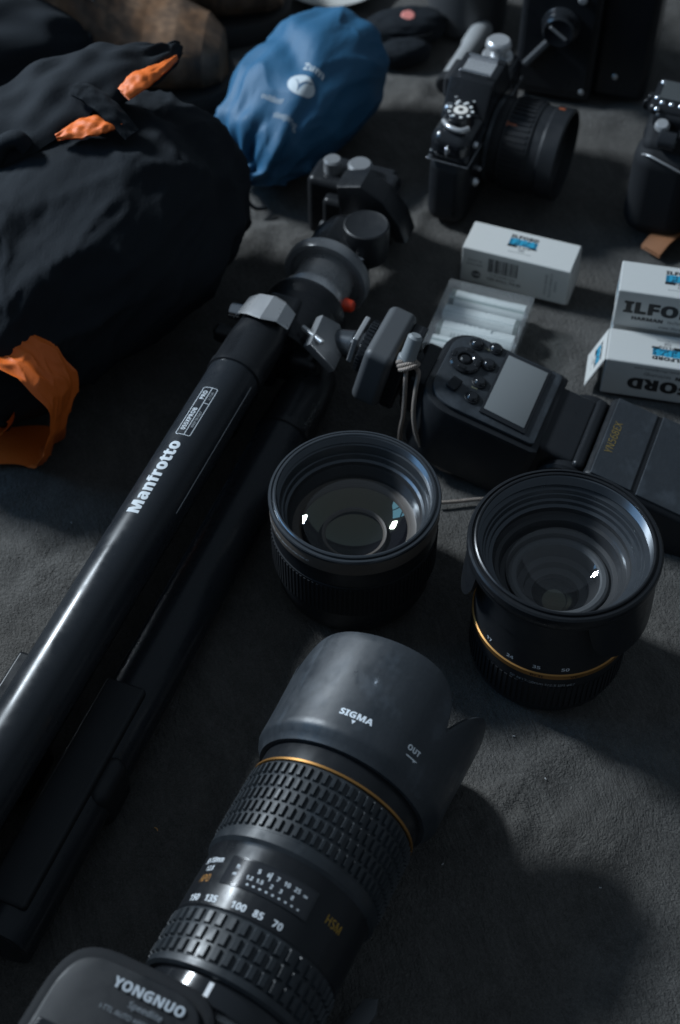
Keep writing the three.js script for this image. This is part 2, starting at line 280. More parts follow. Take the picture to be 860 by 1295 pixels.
  part('middle_barrel', lathe([[38.2, -60.5], [37.6, -62], [37.6, -91], [37, -92]], 128), M.satin, g);
  const win = part('distance_window', [patch(38.0, -0.53, 0.5, -80.2, -68.4)], std(C(0.02, 0.021, 0.024), 0.12), g);
  part('window_rim', [patch(38.05, -0.55, 0.52, -68.5, -67.7), patch(38.05, -0.55, 0.52, -80.9, -80.1), patch(38.05, -0.56, -0.53, -80.9, -67.7), patch(38.05, 0.5, 0.53, -80.9, -67.7)], M.gloss, win);
  part('scale_print', patch(38.12, -0.5, 0.47, -80, -69), ink(print(700, 200, (x) => {
    const w = '#d9dee2'; words(x, 'ft', 60, 60, 44, w); words(x, '5', 250, 50, 50, w); words(x, '6', 330, 48, 46, w); words(x, '7', 410, 48, 50, w); words(x, '10', 490, 52, 50, w); words(x, '25', 580, 52, 50, w); words(x, '∞', 655, 60, 60, w);
    words(x, 'm', 60, 120, 40, w); words(x, '1.2', 200, 120, 44, w); words(x, '1.5', 290, 120, 44, w); words(x, '2', 390, 120, 46, w); words(x, '3', 470, 120, 46, w); words(x, '8', 570, 120, 46, w); x.fillStyle = w; x.fillRect(346, 20, 9, 70); for (let k = 0; k < 9; k++) x.fillRect(200 + k * 55, 168, 18, 14);
  })), win, { keepUV: true });
  part('lettering', patch(37.75, -1.15, -0.66, -82, -67), ink(print(420, 256, (x) => { words(x, '50-150mm', 250, 50, 62, '#d9dde0'); words(x, '1:2.8', 250, 120, 58, '#d9dde0'); words(x, 'APO', 270, 205, 84, '#b07c3c', { bold: false }); }, null)), g, { keepUV: true });
  part('lettering', patch(37.75, 0.7, 1.02, -79, -69), ink(print(300, 220, (x) => words(x, 'HSM', 150, 110, 120, '#b98f2e', { bold: false }))), g, { keepUV: true });
  const zr = part('zoom_ring', lathe([[37, -92], [37.2, -92.4], [36.9, -113], [37.6, -113.6], [37.6, -116.5], [36, -117.5]], 128), M.rubber, g);
  part('focal_length_scale', patch(37.75, -0.95, 0.42, -91, -85.2), ink(print(900, 100, (x) => { const put = (s, th) => words(x, s, (th + 0.95) / 1.37 * 900, 52, 74, '#dfe3e6'); put('150', -0.83); put('135', -0.55); put('100', -0.18); put('85', 0.06); put('70', 0.29); })), g, { keepUV: true });
  const ribs = []; for (let row = 0; row < 3; row++) for (let k = 0; k < 44; k++) ribs.push(pad(3.5, 6.3, 1.3, 37, (k / 44) * 2 * Math.PI, -96 - row * 6.9));
  part('grip_ribs', ribs, M.rubber, zr, { kind: 'stuff' });
  part('rear_barrel', lathe([[36, -117.5], [34, -118], [34, -127], [33, -128]], 96), M.gloss, g);
  part('mount', lathe([[33, -127.4], [28, -127.6], [28, -129], [20, -129], [20, -127], [0, -127]], 96), M.silver, g);
  part('index_mark', patch(34.15, -0.08, -0.02, -125, -119), std(C(0.8, 0.8, 0.8), 0.5), g);
}

// ---------------------------------------------------------------- the two lenses that stand on end
function ringTicks(r, th0, th1, y0, y1, draw, w = 512, h = 64) { return [patch(r, th0, th1, y0, y1), ink(print(w, h, draw))]; }
{
  const g = thing('prime_lens', 'short wide black prime lens standing on end with big clear front glass', 'lens', V(0.0075, 0, -0.466)); g.scale.setScalar(1.035);
  part('barrel', lathe([[0, 0.2], [33, 0.2], [34, 1], [37.5, 4], [39.6, 10], [40.6, 18], [41.2, 30], [41.2, 46], [41.6, 46.4], [41.6, 55], [41.9, 56]], 128), M.black, g);
  const fr = part('focus_ring', lathe([[41.2, 22], [41.7, 22.4], [41.7, 44.6], [41.2, 45]], 128), M.rubberDark, g);
  const rb = []; for (let k = 0; k < 110; k++) { const a = k / 110 * 2 * Math.PI; rb.push(moved(new THREE.BoxGeometry(1.2, 20, 0.7), 41.8 * Math.sin(a), 33.5, 41.8 * Math.cos(a), 0, a, 0)); }
  part('grip_ribs', rb, M.rubberDark, fr, { kind: 'stuff' });
  part('name_band', lathe([[41.9, 56], [42.3, 56.4], [42.3, 64], [42, 64.6]], 128), M.insideWarm, g);
  part('lettering', patch(42.42, -1.35, -0.55, 58.6, 61.4), ink(print(900, 64, (x) => words(x, 'SIGMA LENS  JAPAN  50mm 1:1.4 DG HSM ø77', 450, 34, 46, '#cfd3d6', { bold: false }))), g, { keepUV: true });
  part('front_ring', lathe([[42, 64.6], [42.6, 65], [42.6, 66.2], [42.2, 66.8], [41.2, 67], [40.9, 66.3], [40.4, 66.3], [40.2, 67.4], [39.6, 67.8], [38.9, 67.8], [38.5, 67.2]], 128), M.anod, g);
  const th = []; for (let k = 0; k < 6; k++) { const y = 67 - k * 0.85; th.push([38.5, y], [38.05, y - 0.42]); } th.push([38.2, 61.6], [37.2, 61.2]);
  part('filter_thread', lathe(th, 128, 0.3), M.anod, g);
  part('inner_ring', lathe([[37.2, 61.2], [36.4, 58], [36.2, 56.5], [35.4, 56.3], [34.8, 53.5], [33.6, 52.6]], 128), M.anod, g);
  const dome = (r, R0, y, sg = 1) => { const p = [], y0 = y - sg * Math.sqrt(R0 * R0 - r * r); for (let k = 0; k <= 16; k++) { const q = Math.max(0.001, r * k / 16); p.push([q, y0 + sg * Math.sqrt(R0 * R0 - q * q)]); } return lathe(p, 96, 3); };
  part('front_element', dome(33.6, 62, 51.6), M.pane, g);
  part('inner_barrel', lathe([[33.8, 52.2], [33, 48], [31.6, 44], [31.2, 42.6]], 128), M.inside, g);
  part('inner_ledge', lathe([[31.2, 42.6], [30.4, 42.2], [28, 41.8], [27.2, 41], [26.8, 40]], 128), M.insideWarm, g);
  part('second_element', dome(26.8, 44, 40, -1), M.coated, g);
  part('inner_ring', lathe([[14.6, 35.6], [15.4, 36.6], [16.4, 36.9], [16.6, 36.2]], 96), M.insideWarm, g);
}
{
  const g = thing('standard_zoom_lens', 'black zoom lens standing on end with a reversed hood and gold ring', 'lens', V(0.1065, 0, -0.417)); g.scale.set(1.075, 1.035, 1.075);
  part('barrel', lathe([[0, 0.2], [31, 0.2], [32, 1], [35.4, 3], [36.4, 8], [36.6, 33]], 128), M.black, g);
  part('gold_ring', lathe([[36.6, 33], [37.3, 33.4], [37.3, 36.2], [36.6, 36.6]], 128), M.gold, g);
  part('upper_barrel', lathe([[36.6, 36.6], [36.2, 38], [36.2, 58], [36.9, 59], [36.9, 72], [37.2, 74]], 128), M.black, g);
  const rb = []; for (let k = 0; k < 84; k++) { const a = k / 84 * 2 * Math.PI; rb.push(moved(new THREE.BoxGeometry(1.6, 17, 0.9), 36.5 * Math.sin(a), 17, 36.5 * Math.cos(a), 0, a, 0)); }
  part('grip_ribs', rb, M.rubberDark, g, { kind: 'stuff' });
  part('focal_length_scale', patch(36.45, -1.15, 0.35, 38.2, 42.4), ink(print(900, 70, (x) => { ['17', '24', '35', '50'].forEach((s, k) => words(x, s, 80 + k * 215, 36, 58, '#c8cdd2')); })), g, { keepUV: true });
  part('lettering', patch(37.1, -0.9, 0.5, 26.6, 29.8), ink(print(1000, 60, (x) => words(x, 'SP AF17-50mm F/2.8 [IF] ø67', 500, 32, 46, 'rgba(170,175,180,0.75)', { bold: false }))), g, { keepUV: true });
  part('ring_print', patch(37.42, -0.75, 0.75, 33.6, 36.0), ink(print(900, 60, (x) => { words(x, 'Di II', 280, 30, 50, '#20160a'); words(x, 'VC', 560, 30, 50, '#20160a'); })), g, { keepUV: true });
  // reversed petal hood: a wide skirt whose petals hang down
  const low = (th) => { const a = th * 180 / Math.PI, d = Math.abs(((a - 60 + 450) % 180) - 90); return 81 - 30 * Math.pow(1 - Math.min(1, d / 50) ** 4, 0.6); };
  const skin = (off, flip) => surface(160, 20, (u, v) => { const th = (flip ? -1 : 1) * u * 2 * Math.PI, y = lerp(low(th), 82, v), r = 42.4 + 1.2 * smooth(82, 50, y) - off; return [r * Math.sin(th), y, r * Math.cos(th)]; }, true);
  const edge = surface(160, 1, (u, v) => { const th = u * 2 * Math.PI, y = low(th), r = 42.4 + 1.2 * smooth(82, 50, y) - v * 2; return [r * Math.sin(th), y, r * Math.cos(th)]; }, true);
  const hd = part('lens_hood', [skin(0, false), skin(2, true), edge, lathe([[42.4, 82], [43.0, 83], [43.2, 86], [43.0, 88.4], [42.2, 89.3], [41.2, 89.4], [40.9, 88.6], [40.2, 88.6], [40, 89.6], [39.4, 90], [38.7, 89.8], [38.5, 89]], 128)], M.satin, g);
  const notch = []; for (const a of [0.35, 1.2, 2.4, 3.3, 4.3, 5.2, 5.9]) notch.push(patch(43.25, a, a + 0.22, 85.3, 86.6));
  part('bayonet_slots', notch, M.gloss, hd);
  const th = []; for (let k = 0; k < 7; k++) { const y = 89 - k * 0.9; th.push([38.5, y], [38, y - 0.45]); } th.push([38, 82.4], [36, 81.8]);
  part('filter_thread', lathe(th, 128, 0.3), M.anod, g);
  part('inner_ring', lathe([[36, 81.8], [35.4, 80], [34.8, 79.8], [34.2, 77.6], [33, 77.2], [32.6, 75.4], [31, 74.8]], 128), M.anod, g);
  { const p = [], y0 = 72.6 - Math.sqrt(55 * 55 - 31.2 * 31.2); for (let k = 0; k <= 16; k++) { const q = Math.max(0.001, 31.2 * k / 16); p.push([q, y0 + Math.sqrt(55 * 55 - q * q)]); } part('front_element', lathe(p, 96, 3), M.pane, g); }
  part('inner_cone', lathe([[31.2, 74.8], [31, 72], [29.5, 69.8], [27.8, 69.4], [26.5, 64], [24.4, 63.4], [23.4, 60]], 128), M.inside, g);
  part('inner_ledge', lathe([[23.4, 60], [22.6, 62.6], [21.4, 63.2], [19.6, 63], [18.8, 62]], 128), M.greyPlastic, g);
  part('second_element', lathe([[0.001, 55], [5, 55.4], [10, 56.7], [15, 59.2], [18.8, 62]], 96, 3), M.pane, g);
  part('inner_tube', lathe([[18.8, 62], [18, 54], [15, 53.4], [14.4, 50], [11, 49.4], [10.6, 46]], 128), M.inside, g);
  part('rear_element', lathe([[0.001, 51], [4, 50.4], [8, 48.6], [10.6, 46.4]], 64, 3), M.coated, g);
}

// ---------------------------------------------------------------- the folded tripod with its ball head
{
  const d = V(0.36, 0, -0.933).normalize(), r = V(0.933, 0, 0.36).normalize();
  const g = thing('tripod', 'folded black tripod with a ball head lying across the cloth', 'tripod', V(-0.0185, 0.034, -0.6445), [r, d, V(0, 1, 0)]);
  const legs = [[-8, 21.6, 0], [20, -16, 1], [-24, -17.6, 2]];
  for (const [x, z, k] of legs) {
    const end = k === 0 ? -430 : -415;
    const leg = part('leg', [moved(lathe([[0, end], [15, end], [15.2, end + 0.5], [15.2, -88]], 64), x, 0, z)], M.tubeBlack, g);
    part('shoulder', [moved(lathe([[15.4, -93], [16.3, -92.5], [16.3, -88], [15.8, -87], [15.5, -62], [13, -40], [9, -34], [0, -33]], 64), x, 0, z)], M.satin, leg);
    if (k === 0) {
      const s = Math.cos(-0.05), txt = (y0, y1, w, draw, H = 128, a = 0.19) => { const m = part('lettering', moved(patch(15.32, -0.12 - a, -0.12 + a, y0, y1, true), x, 0, z), ink(print(w, H, draw)), leg, { keepUV: true }); return m; };
      txt(-211, -157, 1024, (c) => words(c, 'Manfrotto', 512, 62, 176, '#bcc1c4', { sx: 1.14, w: 9 }), 170, 0.3);
      txt(-153, -116, 700, (c) => { c.strokeStyle = '#b9bec2'; c.lineWidth = 7; c.beginPath(); c.roundRect(6, 6, 688, 148, 20); c.stroke(); c.beginPath(); c.moveTo(6, 96); c.lineTo(694, 96); c.moveTo(470, 96); c.lineTo(470, 154); c.stroke(); words(c, '055XPROB', 230, 52, 66, '#b9bec2'); words(c, 'PRO', 580, 52, 66, '#b9bec2'); words(c, 'MADE IN ITALY', 235, 126, 34, '#9fa4a8', { bold: false }); words(c, 'G. 11.06', 580, 126, 30, '#9fa4a8', { bold: false }); }, 160, 0.3);
      part('seam_line', moved(patch(15.4, 1.16, 1.2, -196, -100), x, 0, z), std(C(0.35, 0.36, 0.37), 0.4), leg);
    }
    if (k === 1) part('lock_lever', [rbox(21, 120, 6, 2, x - 2, -342, z + 15), rbox(32, 26, 30, 6, x, -330, z - 1)], M.black, leg);
    if (k === 2) part('lock_lever', [rbox(9, 130, 8, 2, x - 15, -345, z + 8), rbox(34, 30, 34, 6, x, -330, z)], M.satin, leg);
  }
  // spider, angled silver leg brackets and the centre column
  part('spider', [cyl(21, 24, 44, 0, -24, 0, 0, 0, 0, 2, 48), rbox(22, 36, 18, 4, -6, -36, 15), rbox(18, 36, 22, 4, 16, -36, -3), rbox(18, 36, 18, 4, -11, -36, -13)], M.satin, g);
  const facets = surface(5, 3, (u, v) => { const a = -1.3 + u * 2.4, r = [18.4, 18.6, 17.6, 13][Math.round(v * 3)], y = [-61 + 9 * Math.abs(Math.sin(a)), -59 + 8 * Math.abs(Math.sin(a)), -39, -34][Math.round(v * 3)]; return [-8 + r * Math.sin(a), y, 21.6 + r * Math.cos(a)]; });
  part('bracket', [toCreasedNormals(facets, 0.2)], M.silver, g, { label: 'silver faceted bracket at the top of the leg' });
  part('bracket', moved(plate([[-10, -52], [-12, -30], [0, -24], [10, -32], [11, -50]], 6, 1), 25, 0, 12, 0, 0.9, 0), M.greyPaint, g);
  part('pivot_bolt', [cyl(5, 5, 8, -30, -38, 18, 0, 0, Math.PI / 2)], M.steel, g);
  part('angle_catch', [rbox(13, 9, 10, 3, -33, -50, 10)], M.satin, g);
  part('locking_knob', [cyl(9, 7, 16, 34, -30, 8, 0, 0, Math.PI / 2, 2), cyl(5, 5, 8, 26, -30, 8, 0, 0, Math.PI / 2)], M.anod, g);
  part('lock_pin', [cyl(1.6, 1.6, 18, 20, -44, 22, 0, 0, 1.1)], M.silver, g);
  part('column', [cyl(14, 14, 60, 0, -12, 0)], M.anod, g);
  part('flange', [lathe([[0, -18], [17, -18], [23, -14], [25.4, -9], [25.8, -6], [24.8, -3.4], [22, -2], [0, -1.4]], 80)], M.satin, g);
  // ball head
  part('head_base', [lathe([[0, -2], [20.5, -2], [20.5, 6], [18, 11], [18, 29], [0, 29]], 64)], M.silver, g);
  part('head_disc', [lathe([[0, 28], [22, 28], [23.5, 25.6], [26.6, 25], [27.6, 27], [27.6, 31], [26.6, 33.2], [22, 34.4], [0, 34.6]], 80)], M.greyPaint, g);
  part('red_button', [cyl(4.4, 3.6, 7, 23, 6, 3, 0, 0, -Math.PI / 2, 1)], M.red, g);
  part('ball_housing', [lathe([[0, 30], [19, 30], [21, 34], [21, 58], [18, 68], [13, 74], [0, 76]], 64), rbox(26, 30, 30, 6, 4, 52, 6)], M.satin, g);
  part('tension_knob', [moved(lathe([[0, 0], [13, 0], [14, 2], [14.4, 22], [14, 24], [13, 24.6], [11.6, 24], [0, 23.6]], 48), 17, 52, 4, Math.PI / 2, 0, 0)], M.black, g);
  part('friction_dial', [cyl(3, 3, 5, 18, 36, 14, 1.2, 0, -0.4)], M.steel, g);
  part('ball_stem', [cyl(12, 9, 24, 0, 82, 0)], M.steel, g);
  const qr = part('quick_release_clamp', [rbox(58, 26, 46, 5, -11, 106, -4), rbox(40, 14, 30, 4, -6, 92, -4), rbox(46, 10, 40, 3, -11, 121, -4)], M.satin, g);
  part('knob', [cyl(6, 6, 12, -26, 106, 22, Math.PI / 2, 0, 0, 1.2)], M.greyPaint, qr);
  part('knob', [cyl(8, 8, 12, -8, 108, 22, Math.PI / 2, 0, 0, 1.5)], M.greyPaint, qr);
  part('lever', [moved(plate([[-12, 26], [2, 30], [16, 22], [27, 8], [31, -3], [27, -4], [20, 3], [8, 6], [-10, 6]], 20, 2), 0, 98, 0, Math.PI / 2, 0, 0)], M.satin, qr);
  part('pin', [cyl(2.4, 2.4, 12, 17, 94, 12, 0, 0, 0, 0.5), cyl(3.2, 3.2, 3, 17, 90, 12)], M.brass, qr);
  part('screw', [cyl(5, 5, 3, 2, 92.6, 8, 0, 0, 0, 0.6)], M.gloss, qr);
  part('screw', [cyl(4, 4, 3, -26, 92.6, -16, 0, 0, 0, 0.6)], M.greyPaint, qr);
}

// ---------------------------------------------------------------- film cartons
const cyan = '#1c8fb0', inkK = '#17181b';
function logo(x, cx, cy, s, flip) {
  x.save(); x.translate(cx, cy); if (flip) x.rotate(Math.PI); x.scale(s, s);
  words(x, 'ILFORD', 0, -62, 34, inkK, { sx: 1.3, w: 3 }); x.fillStyle = '#14708f'; x.fillRect(-78, -44, 156, 52); words(x, 'FP4', 6, -18, 62, inkK, { sx: 1.25, w: 2 }); words(x, 'FP4', 0, -22, 62, '#2b9cc0', { sx: 1.25, w: 4 });
  x.fillStyle = inkK; x.fillRect(-80, 8, 52, 20); words(x, 'PLUS', 6, 20, 28, inkK, { sx: 1.3 }); x.fillRect(44, 6, 40, 14); words(x, '125', 4, 46, 24, inkK); words(x, 'BLACK & WHITE FILM', 0, 68, 13, '#3a3c40', { bold: false });
  x.restore();
}
const paperGrain = (x, w, h, s) => { const r = seeded(s); for (let k = 0; k < 1600; k++) { x.fillStyle = `rgba(${r() < 0.5 ? '60,55,45' : '255,255,255'},${0.02 + 0.05 * r()})`; x.fillRect(r() * w, r() * h, 1 + r() * 4, 1 + r() * 4); } };
const faces = (flip) => {
  const P = '#cdcdc9';
  const top = print(768, 288, (x, w, h) => { paperGrain(x, w, h, 1); logo(x, 384, 138, 1.28, flip); }, P);
  const side = print(768, 288, (x, w, h) => { paperGrain(x, w, h, 2); if (flip) { x.translate(w, h); x.rotate(Math.PI); } words(x, 'ILFORD', 330, 120, 128, inkK, { sx: 1.25, w: 10 }); words(x, 'HARMAN', 210, 208, 40, inkK, { sx: 1.2, w: 3 }); words(x, 'technology', 430, 208, 36, inkK, { bold: false }); words(x, 'www.ilfordphoto.com', 440, 258, 30, inkK, { bold: false }); }, P);
  const back = print(768, 288, (x, w, h) => { paperGrain(x, w, h, 3); x.fillStyle = '#2b2c2f'; const r = seeded(6); for (let k = 0, p = 190; p < 410; k++) { const b = 3 + Math.floor(r() * 4) * 3; x.fillRect(p, 40, b, 120); p += b + 3 + Math.floor(r() * 3) * 3; } words(x, '5 019498 629', 300, 184, 30, '#2b2c2f', { bold: false }); words(x, '120 ROLL FILM', 310, 222, 36, '#2b2c2f'); x.beginPath(); x.arc(108, 210, 34, 0, 7); x.fill(); words(x, '120', 108, 210, 34, P); words(x, 'MADE IN', 92, 90, 26, '#2b2c2f', { bold: false }); words(x, 'ENGLAND', 92, 124, 26, '#2b2c2f', { bold: false }); x.save(); x.translate(640, 150); x.rotate(-Math.PI / 2); words(x, 'EXPOSE BEFORE', 0, -28, 26, '#4a4b4d', { bold: false }); words(x, 'PROCESS PROMPTLY', 0, 8, 24, '#4a4b4d', { bold: false }); words(x, '26AEX1C', 0, 42, 26, '#4a4b4d', { bold: false }); x.restore(); }, '#c4c3bd');
  const end = print(288, 288, (x, w, h) => { paperGrain(x, w, h, 4); logo(x, 144, 140, 1.1, flip); }, P);
  return { top, side, back, end };
};
const FT = faces(false), FTf = faces(true);
const cardM = (t) => std(C(0.86, 0.86, 0.86), 0.5, { map: t });
const CM = { top: cardM(FT.top), side: cardM(FT.side), back: cardM(FT.back), end: cardM(FT.end), topF: cardM(FTf.top), sideF: cardM(FTf.side), endF: cardM(FTf.end) };
function filmBox(label, pos, yaw, front, flip = false, openEnd = false, L = 71, W = 27.5) {
  const g = thing('film_carton', label, 'film box', pos, yaw, 'white cartons of roll film');
  part('carton', [rbox(L, W, W, 0.7, 0, W / 2, 0)], M.card, g);
  const e = 0.12;
  const on = (name, w, h, mat, x, y, z, rx, ry, par = g) => part(name, moved(quad(w, h), x, y, z, rx, ry, 0), mat, par, { keepUV: true });
  on('printed_top', L - 1.2, W - 1.2, flip ? CM.topF : CM.top, 0, W + e, 0, -Math.PI / 2, 0);
  on('printed_side', L - 1.2, W - 1.2, front, 0, W / 2, W / 2 + e, 0, 0);
  on('printed_end', W - 1.2, W - 1.2, flip ? CM.endF : CM.end, L / 2 + e, W / 2, 0, 0, Math.PI / 2);
  on('printed_end', W - 1.2, W - 1.2, flip ? CM.endF : CM.end, -L / 2 - e, W / 2, 0, 0, -Math.PI / 2);
  part('tuck_flap', [moved(new THREE.BoxGeometry(0.5, W - 1.5, W - 1), L / 2 + 0.4, W / 2 - 0.2, 0, 0, 0, 0.02)], M.card, g);
  if (openEnd) { const f = part('end_flap', [moved(new THREE.BoxGeometry(0.5, W - 1, W - 0.6).translate(0, -(W - 1) / 2, 0), -L / 2 - 0.4, W - 0.5, 0, 0, 0, -0.36)], M.card, g); part('flap_print', moved(moved(quad(W - 2, W - 2), -0.4, -(W - 1) / 2, 0, 0, -Math.PI / 2, 0), -L / 2 - 0.4, W - 0.5, 0, 0, 0, -0.36), CM.end, f, { keepUV: true }); }
  return g;
}
{
  const a = at(587, 313, 0.0275), b = at(720, 345, 0.0275), c = at(733, 308, 0.0275), d = at(604, 281, 0.0275), mid = a.clone().add(b).add(c).add(d).multiplyScalar(0.25), yaw = -Math.atan2(b.z - a.z, b.x - a.x);
  filmBox('white film carton with a barcode side standing alone behind the battery case', V(mid.x, 0, mid.z), yaw, CM.back);
  // the stack at the edge of the frame: two cartons on top of each other and one in front of them, upside down
  const sy = -0.21;
  const ux = V(Math.cos(sy), 0, -Math.sin(sy)), uz = V(Math.sin(sy), 0, Math.cos(sy));
  const p2 = at(774, 411, 0.0278), c2 = p2.clone().addScaledVector(ux, 0.0355).addScaledVector(uz, -0.01375);
  filmBox('white film carton underneath another carton, mostly hidden', V(c2.x + 0.001, 0, c2.z - 0.0015), sy, CM.side);
  filmBox('white film carton lying on top of a hidden carton, brand name upright', V(c2.x, 0.0281, c2.z), sy, CM.side);
  const p3 = at(772, 414, 0.0275), c3 = p3.clone().addScaledVector(ux, 0.0355).addScaledVector(uz, 0.01395);
  filmBox('white film carton with upside down lettering and a half open end flap', V(c3.x, 0, c3.z), sy, CM.sideF, true, true);
}

// ---------------------------------------------------------------- battery case and its four cells
{
  const a = at(570, 352, 0.019), b = at(676, 376, 0.019), yaw = -Math.atan2(b.z - a.z, b.x - a.x), ux = V(Math.cos(yaw), 0, -Math.sin(yaw)), uz = V(Math.sin(yaw), 0, Math.cos(yaw));
  const L = a.distanceTo(b) * 1000, D = 60, c = a.clone().addScaledVector(ux, L / 2000).addScaledVector(uz, D / 2000);
  const clear = phy(C(0.96, 0.97, 0.97), 0.04, { transmission: 0.96, thickness: 0, ior: 1.45 });
  const g = thing('battery_case', 'clear plastic battery case holding four white cells on the cloth', 'battery case', V(c.x, 0, c.z), yaw);
  const shell = (y0, y1, o) => [rbox(L - o, 1, D - o, 0.4, 0, y1, 0), rbox(1, y1 - y0, D - o, 0.4, -L / 2 + o / 2, (y0 + y1) / 2, 0), rbox(1, y1 - y0, D - o, 0.4, L / 2 - o / 2, (y0 + y1) / 2, 0), rbox(L - o, y1 - y0, 1, 0.4, 0, (y0 + y1) / 2, D / 2 - o / 2), rbox(L - o, y1 - y0, 1, 0.4, 0, (y0 + y1) / 2, -D / 2 + o / 2)];
  const lid = part('lid', shell(9.5, 18.6, 0), clear, g);
  part('rib', [rbox(L - 4, 1.4, 1.2, 0.5, 0, 19.4, -15), rbox(L - 4, 1.4, 1.2, 0.5, 0, 19.4, 0), rbox(L - 4, 1.4, 1.2, 0.5, 0, 19.4, 15)], clear, lid);
  part('tray', [...shell(0.6, 9, 2).slice(1), rbox(L - 2, 1, D - 2, 0.4, 0, 0.6, 0)], clear, g);
  part('catch', [rbox(12, 6, 2, 0.8, 0, 9, D / 2 + 0.8)], clear, g);
  const cell = print(256, 128, (x) => { x.fillStyle = '#d6d8d6'; x.fillRect(0, 0, 256, 128); x.fillStyle = '#4e5a56'; x.fillRect(0, 0, 16, 128); words(x, 'eneloop', 120, 40, 40, '#4d5a5c'); words(x, 'AA 1.2V min 1900mAh', 128, 84, 16, '#596163', { bold: false }); x.fillStyle = '#8f9b98'; x.fillRect(0, 104, 256, 5); });
  const cm = std(0xffffff, 0.4, { map: cell });
  for (let k = 0; k < 4; k++) {
    const o = V(c.x, 0.0088, c.z).addScaledVector(uz, (-21.6 + k * 14.4) / 1000);
    const t = thing('battery', 'white rechargeable cell inside the clear battery case', 'battery', o, yaw, 'cells in the battery case');
    const w = lathe([[7, -24], [7.1, -23.6], [7.1, 23.6], [7, 24]], 40); const P = w.attributes.position, uv = new Float32Array(P.count * 2);
    for (let i = 0; i < P.count; i++) { uv[i * 2] = (P.getY(i) + 24) / 48; uv[i * 2 + 1] = (Math.atan2(P.getZ(i), P.getX(i)) / (2 * Math.PI) + 0.75 + k * 0.13) % 1; }
    w.setAttribute('uv', new THREE.BufferAttribute(uv, 2));
    part('wrapper', moved(w, 0, 0, 0, 0, 0, k % 2 ? Math.PI / 2 : -Math.PI / 2), cm, t, { keepUV: true });
    const s = k % 2 ? -1 : 1;
    part('contact', [cyl(6.6, 6.6, 1, s * 24.2, 0, 0, 0, 0, Math.PI / 2, 0.3), cyl(2.6, 2.6, 1.6, s * 25.2, 0, 0, 0, 0, Math.PI / 2, 0.3), cyl(6.2, 6.2, 1, -s * 24.4, 0, 0, 0, 0, Math.PI / 2, 0.3)], M.steel, t);
  }
}

